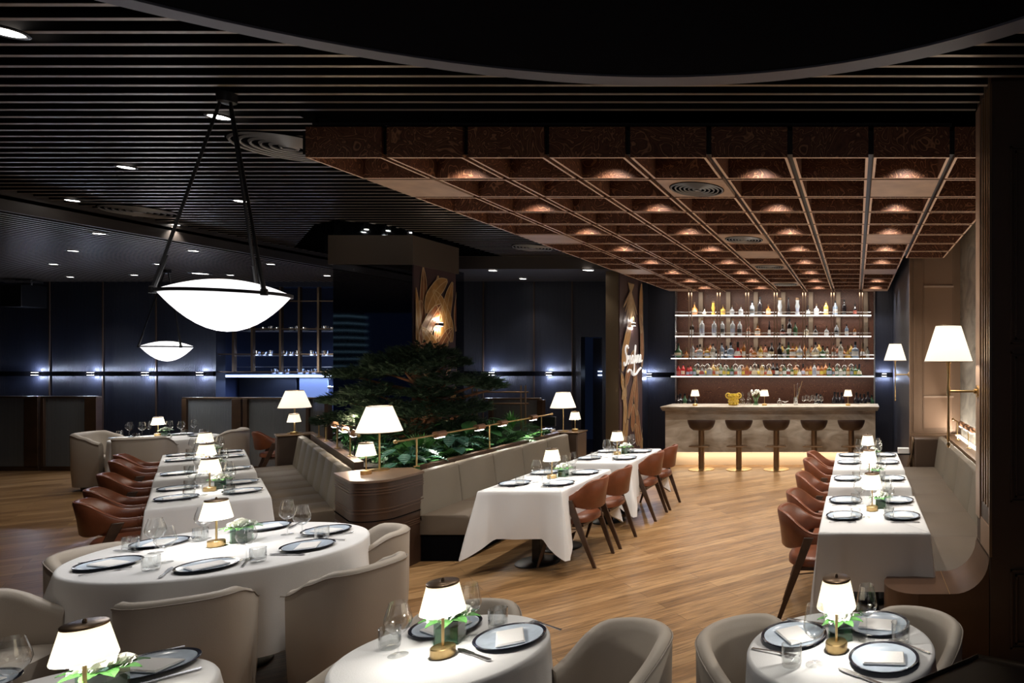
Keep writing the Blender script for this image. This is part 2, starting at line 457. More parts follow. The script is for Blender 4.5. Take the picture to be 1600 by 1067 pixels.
# narrow lit passage by the back wall
b = MB(); b.box(-5.42, -5.0, 13.6, 13.64, 0, 2.4)
struct(b.build('door_1', mat('passage', (.03, .04, .08), .4), smooth=0))
wl = M['led2'] = emit('cool strip', (.6, .75, 1.0), 2.5)
b = MB(); b.box(-5.3, -5.06, 13.55, 13.58, 1.62, 1.645); b.box(-5.3, -5.06, 13.55, 13.58, 1.70, 1.72)
tag(b.build('strip_light', wl, smooth=0), 'pair of cool white strip lights in the narrow passage doorway', 'light')

# right side: end block, papered wall, pilaster
wall('wall_right', M['navyY'], (.79, 3, 9.62, 13.95, 0, 3.9))
wall('wall_right', M['paper'], (1.52, 1.7, 4.66, 9.6, .85, 3.9))
b = MB(); b.box(.78, 1.53, 9.58, 9.62, 0, 3.9); b.box(.78, .80, 9.55, 9.58, 0, 3.9); b.box(.84, .87, 9.56, 9.58, .9, 3.9); b.box(1.42, 1.45, 9.56, 9.58, .9, 3.9)
b.box(.98, 1.0, 9.565, 9.58, .95, 3.8); b.box(1.40, 1.42, 9.565, 9.58, .95, 3.8); b.box(.98, 1.42, 9.565, 9.58, .93, .96)
b.box(.78, 1.53, 9.5, 9.58, .84, .88)
struct(b.build('wall_right', M['bronze'], smooth=0))
b = MB(); b.box(.975, 1.43, 9.572, 9.579, .93, 3.8)
struct(b.build('trim_4', mat('panel inset', (.30, .185, .115), .4, metal=.3), smooth=0))
b = MB(); b.box(.86, 3, 4.18, 4.66, .70, CZ + .3); b.box(.855, 3, 4.19, 4.66, 0, .70)
struct(b.build('wall_right', M['bronzedark'], smooth=0))
b = MB(); b.box(.85, .862, 4.52, 4.67, .86, CZ)          # light bronze strip on the jamb
b.box(.852, .862, 4.185, 4.5, .70, .88)
struct(b.build('trim_5', mat('light bronze jamb', (.42, .28, .19), .35, metal=.3), smooth=0))
b = MB(); b.box(.99, 1.42, 9.55, 9.58, 3.0, 3.025); b.box(.99, 1.42, 9.55, 9.58, 1.4, 1.425)
struct(b.build('trim_8', mat('light panel bead', (.5, .36, .26), .35, metal=.2), smooth=0))
b = MB()
for y in (4.25, 4.33, 4.41): b.box(.848, .862, y, y + .022, 1.0, CZ)
b.box(.846, .864, 4.172, 4.19, .7, CZ)
struct(b.build('trim_6', M['bronzeline'], smooth=0))
b = MB()
for (x0, x1, z0, z1) in ((.98, 1.6, 1.05, 2.0), (.98, 1.6, 2.05, 3.3), (.98, 1.6, .12, .62)):
    for t in (0, .03):
        b.box(x0 + t, x0 + t + .012, 4.165, 4.18, z0 + t, z1 - t); b.box(x0 + t, x1, 4.165, 4.18, z0 + t, z0 + t + .012); b.box(x0 + t, x1, 4.165, 4.18, z1 - t - .012, z1 - t)
struct(b.build('trim_7', M['bronzedark'], smooth=0))

# mirrored column with a leaf mural and the bulkhead above
wall('column', M['mirror'], (-7.42, -6.30, 9.36, 10.6, 0, 3.35))
wall('column', M['mirrorlit'], (-7.42, -6.30, 9.36, 10.5, 3.71, 4.35))
wall('column', mat('bulkhead', (.10, .075, .055), .5), (-7.46, -6.26, 9.32, 10.4, 3.30, 3.71))
wall('column', M['aubergine'], (-6.30, -6.28, 9.37, 10.35, 0, 3.3))
wall('column', M['aubergine'], (-4.14, -4.12, 11.51, 12.72, 0, 3.5))
b = MB(); b.box(-4.36, -4.14, 11.5, 12.74, 0, 3.5)
struct(b.build('column', mat('bronze cladding', (.16, .115, .07), .3, metal=.5), smooth=0))
def leafpoly(b, x, y, z, L, W, ang, bend, mi, proud=.004):
    """flat painted leaf on a wall facing +X; ang from vertical"""
    n = 12; le, ri, mid = [], [], []
    for i in range(n + 1):
        t = i / n; a = ang + bend * t
        if i == 0: p = [y, z]
        else: p = [p[0] + math.sin(a) * L / n, p[1] + math.cos(a) * L / n]
        wd = W * math.sin(PI * min(1, t * .93 + .05)) ** .8 * (1 + .12 * math.sin(9 * t))
        le.append((x, p[0] - math.cos(a) * wd, p[1] + math.sin(a) * wd)); ri.append((x, p[0] + math.cos(a) * wd, p[1] - math.sin(a) * wd)); mid.append((x, p[0], p[1]))
    b.m = mi; b.rings([le, ri], closed=False)
    b.m = 2
    xo = x + proud
    for A in (le, ri, mid):
        for i in range(n):
            p, q = Vector(A[i]), Vector(A[i + 1]); d = (q - p)
            if d.length < 1e-5: continue
            nn = Vector((0, -d.z, d.y)).normalized() * .006
            b.quad((xo, p.y - nn.y, p.z - nn.z), (xo, q.y - nn.y, q.z - nn.z), (xo, q.y + nn.y, q.z + nn.z), (xo, p.y + nn.y, p.z + nn.z))
def mural(name, x, y0, y1, z0, z1, seed, label, grow):
    rnd = random.Random(seed); b = MB(); k = 0
    for (fy, fz, L, W, a, bd, mi) in grow:
        leafpoly(b, x + .002 + .0012 * k, y0 + fy * (y1 - y0), z0 + fz * (z1 - z0), L, W, a, bd, mi); k += 1
    bm = b.bm
    for v in bm.verts:
        v.co.y = min(max(v.co.y, y0 + .01), y1 - .01); v.co.z = min(max(v.co.z, z0 + .02), z1 - .01)
    return tag(b.build(name, [M['gold'], M['ochre'], M['paleline']], smooth=0), label, 'mural')
def leaf_set(seed, n, zmax):
    rd = random.Random(seed); out = []
    for i in range(n):
        out.append((rd.uniform(-.02, 1.02), rd.uniform(-.03, zmax), rd.uniform(.45, 1.25), rd.uniform(.05, .12), rd.uniform(-.55, .55), rd.uniform(-.5, .5), 1 if rd.random() < .5 else 0))
    return sorted(out, key=lambda q: -q[6] + q[1] * .2)
mural('leaf_mural', -6.28, 9.37, 10.35, .9, 3.3, 1, 'gold and rust leaf mural on the column behind the dark tree',
      leaf_set(21, 15, .7) + [(.25, .72, .75, .13, .25, .9, 0), (.85, .55, .9, .12, -.15, -.7, 0), (.1, .5, .85, .13, .35, .5, 1), (.55, .45, .6, .10, -.6, -.3, 0), (.5, .47, .55, .09, .5, .4, 1)])
mural('leaf_mural', -4.12, 11.51, 12.72, 0, 3.5, 2, 'brown mural column with painted palm leaves behind the script sign',
      leaf_set(8, 15, .38) + [(.3 + .03 * k, .955, .80 + .1 * math.cos(k - 4), .026, PI - .75 + .2 * k, .05, 0) for k in range(9)] + [(.88, .70, .95, .11, -.1, .2, 0), (.9, .52, 1.0, .1, .1, -.3, 1), (.02, .50, 1.0, .14, .25, .45, 0), (.15, .42, .8, .11, .5, .2, 1)])

# script sign on the second mural column
def catmull(P, n=8):
    out = []
    for i in range(len(P) - 1):
        p0, p1, p2, p3 = P[max(i - 1, 0)], P[i], P[i + 1], P[min(i + 2, len(P) - 1)]
        for k in range(n):
            t = k / n
            out.append([.5 * ((2 * p1[j]) + (-p0[j] + p2[j]) * t + (2 * p0[j] - 5 * p1[j] + 4 * p2[j] - p3[j]) * t * t + (-p0[j] + 3 * p1[j] - 3 * p2[j] + p3[j]) * t ** 3) for j in range(2)])
    out.append(list(P[-1])); return out
S_ = [  # pen strokes of "Serafina", x right, y up
 [(1.15, 1.75), (.9, 2.0), (.5, 1.9), (.35, 1.5), (.6, 1.1), (.75, .6), (.45, .1), (.05, .1), (-.05, .4)],
 [(.8, .5), (1.15, .6), (1.25, .9), (1.05, .95), (.95, .5), (1.15, .1), (1.45, .35), (1.6, .85), (1.7, .95), (1.85, .85), (1.8, .4), (1.85, .1), (2.1, .3), (2.35, .85), (2.6, .9), (2.3, .95), (2.1, .5), (2.3, .1), (2.55, .5), (2.62, .85), (2.6, .3), (2.75, .1), (3.0, .5)],
 [(3.0, .5), (3.25, 1.3), (3.4, 1.9), (3.2, 1.9), (3.05, 1.2), (3.0, .1), (2.9, -.7), (2.75, -.6), (3.0, .1), (3.3, .4), (3.45, .9), (3.42, .3), (3.55, .1), (3.75, .5), (3.82, .9), (3.8, .1), (3.9, .6), (4.1, .92), (4.25, .7), (4.2, .2), (4.35, .1), (4.55, .5), (4.85, .92), (4.6, .7), (4.6, .15), (4.8, .2), (4.95, .85), (4.95, .25), (5.15, .1), (5.35, .3)],
 [(.9, -.35), (1.4, -.15), (2.0, -.3), (2.6, -.75), (3.4, -.75), (4.2, -.4), (4.9, -.2)]]
b = MB()
for st in S_:
    pts = [(-4.085, 11.62 + .185 * p[0], 1.84 + .175 * p[1] - (.06 if p[1] < -.1 else 0) + .01 * p[0]) for p in catmull(st, 6)]
    b.tube(pts, .020 if st in (S_[0], S_[3]) else .011, 8)
tag(b.build('script_sign', emit('sign white', (1, 1, 1), .35), smooth=60), 'white handwritten script sign mounted on the leaf painted column', 'sign')

# ------------------------------------------------------------------ coffered canopy
def coffer_proto():
    b = MB(); w_, l_, h_, t = .543, .555, .22, .02
    o = [(0, 0), (w_, 0), (w_, l_), (0, l_)]; i_ = [(t, t), (w_ - t, t), (w_ - t, l_ - t), (t, l_ - t)]
    OB = [b.v((x, y, 0)) for x, y in o]; OT = [b.v((x, y, h_)) for x, y in o]; IB = [b.v((x, y, 0)) for x, y in i_]; IT = [b.v((x, y, h_ - .02)) for x, y in i_]
    for k in range(4):
        j = (k + 1) % 4
        b.m = 0; b.f([OB[k], OB[j], OT[j], OT[k]]); b.f([IB[j], IB[k], IT[k], IT[j]])
        b.m = 1; b.f([OB[j], OB[k], IB[k], IB[j]])
    b.m = 0; b.f(IT[::-1]); b.f(OT)
    return b
def geo_coords(m):
    nt = m.node_tree
    g = nt.nodes.new('ShaderNodeNewGeometry')
    for l in list(nt.links):
        if l.from_node.type == 'TEX_COORD':
            nt.links.new(g.outputs['Position'], l.to_socket)
geo_coords(M['burl']); geo_coords(M['burlwall']); geo_coords(M['plain'])
PLAIN = {(-7, 1), (0, 1), (-7, 5), (0, 5), (0, 10), (0, 15), (-7, 10), (-7, 15), (-3, 7)}
DIFF = {(-3, 1), (-3, 5), (-3, 9), (-3, 13)}
cells = [(k, n) for n in range(16) for k in range(-7, 2) if not (k == 1 and n > 7)]
canopy = thing('coffered_canopy', 'suspended canopy of burl veneer coffers reaching over the bar', 'ceiling canopy', (-1.6, 9, HZ))
def cpos(k, n): return (.11 + .582 * k + .02, 4.726 + .588 * n, HZ)
near = [c for c in cells if c not in PLAIN and c not in DIFF]
c0 = coffer_proto().build('coffer', [M['burl'], M['edge']], None, smooth=0)
far_b = MB()
for i, (k, n) in enumerate(near):
    p = cpos(k, n)
    if i < 98:
        o = c0 if i == 0 else c0.copy()
        if i: COL.objects.link(o)
        o.parent = canopy; o.location = (p[0] + 1.6, p[1] - 9, 0)
    else:
        q = coffer_proto(); base = len(far_b.bm.verts)
        for v in q.bm.verts: far_b.v((v.co.x + p[0] + 1.6, v.co.y + p[1] - 9, v.co.z))
        far_b.bm.verts.ensure_lookup_table(); q.bm.verts.index_update()
        for fc in q.bm.faces:
            nf = far_b.bm.faces.new([far_b.bm.verts[base + v.index] for v in fc.verts]); nf.material_index = fc.material_index
        q.bm.free()
tag(far_b.build('coffer', [M['burl'], M['edge']], canopy, smooth=0), kind='stuff')
b = MB()
for k in range(-7, 2):
    b.box(.11 + .582 * k - .02 + 1.6, .11 + .582 * k + .02 + 1.6, 4.75 - 9, (14.0 if k < 1 else 9.4) - 9, .03, .2)
b.box(-3.9 + 1.6, .69 + 1.6, 4.73 - 9, 14 - 9, .23, .25)
b.build('hanger_frame', M['black'], canopy, smooth=0)
pb = MB(); pb.box(0, .543, 0, .555, 0, .03); p0 = pb.build('plain_panel', M['plain'], canopy, smooth=0)
for i, (k, n) in enumerate(sorted(PLAIN | DIFF)):
    p = cpos(k, n); o = p0 if i == 0 else p0.copy()
    if i: COL.objects.link(o)
    o.parent = canopy; o.location = (p[0] + 1.6, p[1] - 9, 0)
bx_ = MB(); bx_.box(0, .543, 0, .555, .03, .22); s0 = bx_.build('panel_box', M['burl'], canopy, smooth=0)
for i, (k, n) in enumerate(sorted(PLAIN | DIFF)):
    p = cpos(k, n); o = s0 if i == 0 else s0.copy()
    if i: COL.objects.link(o)
    o.parent = canopy; o.location = (p[0] + 1.6, p[1] - 9, 0)

def make_diffuser():
    r = thing('air_diffuser', 'x', 'air vent')
    b = MB()
    for k in range(6):
        q = .22 - .036 * k; b.lathe([(q, -.004), (q - .006, -.014), (q - .013, -.010), (q - .010, 0)], 40, (0, 0, 0), False, False)
    b.lathe([(.02, -.015), (.0, -.015)], 20)
    b.build('rings', mat('vent grey', (.26, .25, .24), .45, metal=.4), r, smooth=50)
    b = MB(); b.lathe([(.226, 0), (.226, -.003), (0, -.003)], 40); b.build('backing', M['matte'], r)
    return r
dk = Kind(make_diffuser())
for i, (k, n) in enumerate(sorted(DIFF)):
    p = cpos(k, n)
    dk.put((p[0] + .27, p[1] + .277, HZ - .002), 0, 'round ringed steel air vent in the coffered canopy, %s from camera' % ORD[i], 'round air vents in the canopy')
for (u, v, s, lb) in ((218, 330, 1.5, 'beside the lower ceiling'), (452, 230, 1.7, 'by the front corner of the canopy'), (832, 387, 1.3, 'by the long canopy edge')):
    p = at(u, v, CZ - .01); dk.put((p.x, p.y, CZ - .005), 0, 'round dark air vent in the slatted ceiling, ' + lb, 'air vents in the slats', s)

# lamps inside every other coffer
n_c = 0
for (k, n) in near:
    if k % 2 == 0 and n % 2 == 0:
        p = cpos(k, n)
        lamp('SPOT', (p[0] + .27, p[1] + .365, HZ + .185), 66, NEUTRAL, .03, (0, 0, 0), math.radians(110), .85, name='coffer_lamp')

# recessed downlights
def make_down():
    r = thing('downlight', 'x', 'ceiling light')
    b = MB(); b.lathe([(.075, 0), (.075, -.006), (.062, -.010), (.058, 0)], 24, (0, 0, 0), False, False); b.build('trim', M['black'], r)
    b = MB(); b.lathe([(.058, -.004), (0.0, -.005)], 24, (0, 0, 0), False, True); b.build('disc', M['ledwhite'], r)
    return r
dn = Kind(make_down())
DL = [(8, 47, CZ, 1.2, 45), (342, 181, CZ, 1.05, 60), (197, 260, CZ, 1, 60), (113, 312, CZ, 1, 60), (376, 313, CZ, 1, 22), (272, 350, CZ, 1, 45), (420, 381, CZ, .9, 40),
      (155, 364, LZ, 1, 40), (114, 391, LZ, 1, 40), (84, 412, LZ, 1, 40), (110, 432, LZ, 1, 25), (302, 391, LZ, 1, 60), (248, 412, LZ, 1, 40), (210, 429, LZ, 1, 25), (313, 426, LZ, 2.2, 30), (360, 429, LZ, 1, 25), (401, 381, LZ, 1, 0), (423, 412, LZ, 1, 40), (447, 441, LZ, 1, 0), (511, 430, LZ, 1, 20), (770, 422, LZ, 1.2, 20), (817, 435, LZ, 1.1, 20), (919, 421, LZ, 1.6, 25)]
for i, (u, v, z, s, pw) in enumerate(DL):
    p = at(u, v, z)
    if (u, v) in ((401, 381),): continue
    where = 'main slatted ceiling' if i < 7 else ('lower slatted ceiling' if i < 20 else 'ceiling strip by the back wall')
    j = i + 1 if i < 7 else (i - 6 if i < 17 else (i - 7 if i < 20 else i - 19))
    dn.put((p.x, p.y, z - .004), 0, 'recessed downlight in the %s, %s in order of distance' % (where, ORD[j - 1]), 'recessed downlights', s)
    if pw: lamp('SPOT', (p.x, p.y, z - .03), pw * .95, NEUTRAL, .05, (0, 0, 0), math.radians(95), .7, name='downlight_beam')

# wall lights on the dark band
def make_blade():
    r = thing('wall_light', 'x', 'wall light')
    b = MB(); b.box(-.06, .06, -.07, 0, -.025, .025); b.build('housing', M['steel'], r, bevel=.004)
    b = MB(); b.box(-.045, .045, -.065, -.015, .0255, .028); b.box(-.045, .045, -.065, -.015, -.028, -.0255); b.build('lens', M['ledwhite'], r, smooth=0)
    return r
bl = Kind(make_blade())
def blade(x, y, z, label, rot=0, pw=3.0, nx=0, ny=-1, col=COOL, grp='lights on the dark wall band'):
    bl.put((x, y, z), rot, label, grp)
    for s in (1, -1):
        lamp('POINT', (x + nx * .06, y + ny * .06, z + s * .075), pw * .42, col, .012, name='wall_light_beam')
for i, u in enumerate((58, 145, 230, 315)):
    p = atY(u, 583, 12.95); blade(p.x, 12.95, 1.675, 'small up-and-down wall light on the left navy wall, %s of four from the left end' % ORD[i], pw=14)
for i, u in enumerate((770, 859)):
    p = atY(u, 583, 12.95); blade(p.x, 12.95, 1.675, ('small up-and-down wall light partly behind the tree branch tip', 'small up-and-down wall light beside the tall shaded lamp, centre navy wall')[i], pw=14)
p = atY(1015, 583, 13.9); blade(p.x, 13.9, 1.63, 'small up-and-down wall light between mural column and bar shelves', pw=11)
blade(.60, 13.9, 1.63, 'small up-and-down wall light right of the bar behind the far wall lamp', pw=11)
blade(-6.28, 9.88, 2.48, 'small up-and-down wall light on the mirrored column mural', -PI / 2 + PI, 5, 1, 0, WARM, 'wall lights on murals')
blade(-4.12, 12.1, 2.6, 'small up-and-down wall light above the script sign', -PI / 2 + PI, 4, 1, 0, NEUTRAL, 'wall lights on murals')

# ================================================================== BAR
bar = thing('bar_counter', 'long travertine bar counter with a glowing base', 'bar counter', (-1.55, 12.3, 0))
b = MB(); b.box(-1.93, 1.91, -.25, .4, .26, 1.02)
b.build('body', M['marble'], bar, smooth=0)
b = MB()
for z0, z1, o in ((1.02, 1.045, .045), (1.048, 1.072, .06), (1.075, 1.10, .07)): b.box(-1.93 - o, 1.91 + o, -.25 - o - .02, .45, z0, z1)
b.build('counter_top', M['marble'], bar, bevel=.008)
b = MB(); b.box(-1.85, 1.83, -.08, .35, 0, .26); b.build('plinth', M['plinth'], bar, smooth=0)
b = MB(); b.box(-1.83, 1.8, -.2, -.12, .252, .258); b.build('led_strip', emit('base led', WARM, 3), bar, smooth=0)
b = MB()
for k in range(9): b.box(1.50 + .045 * k, 1.515 + .045 * k, -.256, -.249, .27, 1.01)
b.build('fluting', M['marble'], bar, smooth=0)
lamp('AREA', (-1.55, 12.12, .245), 6, WARM, (3.6, .06), (0, 0, 0), name='bar_base_glow')

def make_stool():
    r = thing('bar_stool', 'x', 'bar stool')
    b = MB(); rr = []
    for zr, (rx, ry, z, lip) in enumerate(((.05, .05, .70, 0), (.15, .14, .705, 0), (.205, .19, .75, .0), (.235, .215, .81, .02), (.245, .225, .845, .035), (.238, .218, .86, .04), (.225, .205, .85, .035), (.19, .18, .80, 0), (.10, .1, .785, 0), (.01, .01, .782, 0))):
        rr.append([(rx * math.cos(a), ry * math.sin(a), z + lip * (.5 - .5 * math.sin(a))) for a in [2 * PI * k / 32 for k in range(32)]])
    b.rings(rr); b.build('seat', mat('dark brown leather', (.040, .020, .013), .45), r, smooth=60)
    b = MB(); b.lathe([(.052, .012), (.052, .70), (.07, .705)], 24); b.build('column', M['brassdark'], r)
    b = MB(); b.lathe([(.225, 0), (.225, .008), (.10, .016), (0.0, .018)], 48); b.build('base_plate', M['brass'], r)
    b = MB(); b.tube([(-.04, -.03, .43), (-.16, -.06, .43), (-.17, -.16, .43), (0, -.20, .43), (.17, -.16, .43), (.16, -.06, .43), (.04, -.03, .43)], .013, 8); b.build('footrest', M['brassdark'], r)
    return r
sk = Kind(make_stool())
for i, u in enumerate((1096, 1154.5, 1213, 1272, 1330)):
    sk.put(((u - VX) * 11.72 / F, 11.72, 0), random.uniform(-.1, .1), 'brown leather bucket bar stool on a brass column, %s from the left along the bar' % ORD[i], 'bar stools in front of the bar')

# shelves
SY0, SY1 = 13.50, 13.86
SH = [(2.87, -3.70, .32), (2.44, -3.70, .32), (1.985, -3.785, .375), (1.615, -3.785, .375)]
shelf_names = ['topmost', 'second', 'third', 'lowest']
frame = thing('shelf_frame', 'dark brass hanging frame of slim uprights carrying the bottle shelves', 'shelf frame', (-1.7, 13.5, 1.98))
b = MB()
for k in range(-6, 1):
    x = .11 + .582 * k + 1.7
    for dx in (-.028, .028): b.box(x + dx - .008, x + dx + .008, -.03, -.012, -.03, HZ - 1.98 - .005)
b.build('upright', M['brassdark'], frame, smooth=0)
b = MB()
for k in range(-6, 1):
    x = .11 + .582 * k + 1.7 + .06
    b.box(x, x + .09, .44, .49, -.0, HZ - 1.98 - .02)
b.build('rear_upright', mat('champagne metal', (.22, .17, .125), .4, metal=.5), frame, smooth=0)
for i, (z, x0, x1) in enumerate(SH):
    s = thing('bar_shelf', '%s lit bottle shelf on the back bar wall' % shelf_names[i], 'shelf', ((x0 + x1) / 2, 13.68, z), 0, 'lit bottle shelves')
    b = MB(); hw = (x1 - x0) / 2
    b.box(-hw, hw, -.17, .17 if i < 3 else .30, -.022, 0); b.build('board', M['white'], s, smooth=0)
    b = MB(); b.box(-hw, hw, -.182, -.171, -.020, -.002); b.build('lit_edge', M['shelflit'], s, smooth=0)
    if i < 3:
        b = MB(); b.cyl((-hw, -.19, .06), (hw, -.19, .06), .006, 8); b.cyl((-hw, .15, .075), (hw, .15, .075), .006, 8)
        b.build('guard_rail', M['chrome'], s)
    lamp('AREA', ((x0 + x1) / 2, 13.70, z - .03), 10, (1, .9, .8), (hw * 2 - .1, .2), (0, 0, 0), name='shelf_glow')
    if i == 3: continue
lamp('AREA', (-1.7, 13.42, 3.3), 14, (1, .9, .8), (3.8, .1), (math.radians(25), 0, 0), name='niche_glow')
b = MB(); b.box(-3.75, .34, 13.35, 14.0, 0, .92); o = b.build('back_counter', M['bronzedark'], smooth=0)
tag(o, 'dark low back counter under the lowest bottle shelf', 'counter')

# bottles
LQ = {'clear': (.48, .52, .56), 'amber': (.42, .16, .04), 'gold': (.60, .38, .08), 'green': (.05, .13, .06), 'red': (.42, .02, .02), 'dark': (.015, .012, .014), 'blue': (.28, .38, .52), 'grey': (.28, .32, .36), 'rose': (.42, .17, .10), 'milk': (.45, .43, .36)}
BM = {k: mat('bottle ' + k, c, .12, coat=.5, spec=.7) for k, c in LQ.items()}
LB = {'white': mat('label white', (.8, .8, .78), .6), 'cream': mat('label cream', (.72, .62, .42), .6), 'yellow': mat('label yellow', (.75, .6, .1), .6), 'blue': mat('label blue', (.38, .42, .55), .6), 'black': mat('label black', (.03, .03, .03), .6), 'red': mat('label red', (.45, .10, .07), .6)}
SHP = {  # radius/height profile per metre of height, body radius
 'tall': [(.0, 0), (.13, .0), (.14, .02), (.14, .60), (.12, .68), (.05, .76), (.045, .93), (.05, .94)],
 'round': [(.0, 0), (.12, .0), (.24, .12), (.28, .28), (.24, .46), (.10, .60), (.06, .66), (.06, .88)],
 'squat': [(.0, 0), (.22, 0), (.23, .03), (.23, .48), (.20, .56), (.07, .64), (.065, .86)],
 'std': [(.0, 0), (.16, 0), (.17, .02), (.17, .55), (.14, .64), (.06, .74), (.055, .92)],
 'slim': [(.0, 0), (.08, 0), (.11, .1), (.09, .35), (.07, .6), (.035, .8), (.03, .95)],
 'hour': [(.0, 0), (.13, 0), (.14, .05), (.09, .3), (.14, .5), (.09, .72), (.12, .93)],
 'decanter': [(.0, 0), (.2, 0), (.26, .06), (.22, .3), (.09, .5), (.05, .65), (.07, .72)]}
_bp = {}
def bottle_proto(shape, liq, lab):
    key = (shape, liq, lab)
    if key in _bp: return _bp[key]
    r = thing('bottle', 'x', 'bottle')
    pr = SHP[shape]; b = MB(); b.lathe(pr, 14, cap0=True, cap1=True); b.build('glass_body', BM[liq], r, smooth=50)
    rb = max(p[0] for p in pr); top = pr[-1]
    if lab:
        b = MB(); z0, z1 = (.14, .42) if shape != 'round' else (.2, .36)
        def rad(z):
            for (r0, a), (r1, c) in zip(pr, pr[1:]):
                if a <= z <= c and c > a: return r0 + (r1 - r0) * (z - a) / (c - a)
            return rb
        b.rings([[((rad(z) + .008) * math.sin(t), -(rad(z) + .008) * math.cos(t), z) for t in [(-1 + k / 5) for k in range(11)]] for z in (z0, (z0 + z1) / 2, z1)], closed=False)
        b.build('label', LB[lab], r, smooth=60)
    b = MB(); b.lathe([(top[0] + .008, top[1] - .06), (top[0] + .01, 1.0), (0, 1.0)], 10); b.build('cap', M['brassdark'] if liq in ('amber', 'gold', 'clear') else M['black'], r)
    _bp[key] = Kind(r); return _bp[key]
def bottle(x, y, z, h, shape, liq, lab, label, group):
    bottle_proto(shape, liq, lab).put((x, y, z), random.uniform(-.2, .2), label, group, h)
LN = {'clear': 'clear', 'amber': 'amber', 'gold': 'golden', 'green': 'green', 'red': 'red', 'dark': 'dark', 'blue': 'blue', 'grey': 'grey', 'rose': 'rose', 'milk': 'milky'}
SN = {'tall': 'tall', 'round': 'round-bellied', 'squat': 'squat', 'std': 'upright', 'slim': 'slender', 'hour': 'waisted', 'decanter': 'wide-based'}
def row(items, si, xs_scale, yb=13.66, ynoise=0):
    z = SH[si][0]
    for i, (ux, shape, liq, lab, h) in enumerate(items):
        u = 1020 + ux / 4.103; y = yb + (ynoise * (1 if i % 2 else -1)); x = (u - VX) * y / F
        bottle(x, y, z, h, shape, liq, lab, '%s %s bottle, %s from the left on the %s bar shelf' % (SN[shape], LN[liq], ORD[i], shelf_names[si]), 'bottles on the %s bar shelf' % shelf_names[si])
row([(267, 'round', 'amber', 'cream', .27), (331, 'round', 'milk', 'white', .16), (388, 'hour', 'gold', None, .30), (450, 'squat', 'gold', None, .22), (508, 'squat', 'clear', None, .21), (565, 'squat', 'clear', None, .21), (637, 'std', 'grey', 'black', .30),
     (687, 'tall', 'dark', None, .38), (741, 'squat', 'amber', 'cream', .23), (815, 'hour', 'clear', None, .36), (870, 'slim', 'dark', None, .37), (927, 'hour', 'clear', 'blue', .36), (995, 'squat', 'dark', 'white', .21), (1049, 'squat', 'clear', 'white', .24), (1111, 'std', 'gold', 'cream', .30),
     (1170, 'std', 'blue', 'white', .30), (1227, 'tall', 'dark', None, .33), (1295, 'std', 'dark', 'red', .23)], 0, 1)
row([(252, 'tall', 'dark', 'white', .31), (316, 'tall', 'clear', 'blue', .37), (394, 'tall', 'clear', 'blue', .36), (446, 'tall', 'clear', 'black', .35), (512, 'tall', 'clear', 'blue', .36), (557, 'tall', 'clear', 'black', .35), (614, 'std', 'rose', 'white', .24), (672, 'squat', 'amber', 'white', .26), (747, 'slim', 'dark', 'white', .31),
     (832, 'round', 'dark', 'red', .24), (877, 'tall', 'dark', 'white', .36), (914, 'std', 'green', None, .28), (985, 'squat', 'milk', 'cream', .22), (1043, 'round', 'dark', 'white', .22), (1114, 'squat', 'clear', 'white', .21), (1178, 'std', 'clear', 'black', .27), (1243, 'std', 'blue', 'white', .24), (1295, 'std', 'amber', 'white', .20)], 1, 1)
rnd = random.Random(5)
third = [165, 215, 255, 285, 303, 328, 348, 368, 386, 402, 443, 472, 500, 518, 545, 565, 585, 632, 651, 676, 692, 722, 742, 762, 812, 830, 846, 870, 897, 922, 942, 975, 993, 1020, 1043, 1066, 1090, 1118, 1160, 1183, 1205, 1226, 1250, 1272, 1298, 1345, 1377]
cols3 = ['green', 'amber', 'clear', 'rose', 'milk', 'amber', 'gold', 'amber', 'milk', 'dark', 'blue', 'dark', 'blue', 'clear', 'red', 'amber', 'amber', 'rose', 'amber', 'milk', 'gold', 'rose', 'milk', 'dark', 'dark', 'gold', 'milk', 'green', 'amber', 'gold', 'clear', 'amber', 'milk', 'amber', 'milk', 'gold', 'green', 'milk', 'rose', 'rose', 'milk', 'amber', 'gold', 'gold', 'blue', 'amber', 'milk']
row([(x, rnd.choice(['std', 'squat', 'std', 'tall', 'round', 'decanter']), c, rnd.choice(['white', 'white', 'cream', 'blue', None]), rnd.uniform(.22, .34)) for x, c in zip(third, cols3)], 2, 1, 13.68, .05)
fourth = [165, 195, 225, 243] + list(range(268, 1400, 24))
def c4(x):
    if x < 250: return 'red'
    return rnd.choice(['milk', 'gold', 'milk', 'clear', 'dark', 'amber', 'green']) if x < 820 else rnd.choice(['amber', 'milk', 'rose', 'green', 'amber', 'amber', 'clear'])
row([(x, rnd.choice(['std', 'squat', 'std', 'decanter', 'std']) if x > 250 else 'std', c4(x), rnd.choice(['white', 'cream', 'yellow', 'blue', 'white', 'red']), rnd.uniform(.20, .28)) for x in fourth][:49], 3, 1, 13.70, .05)

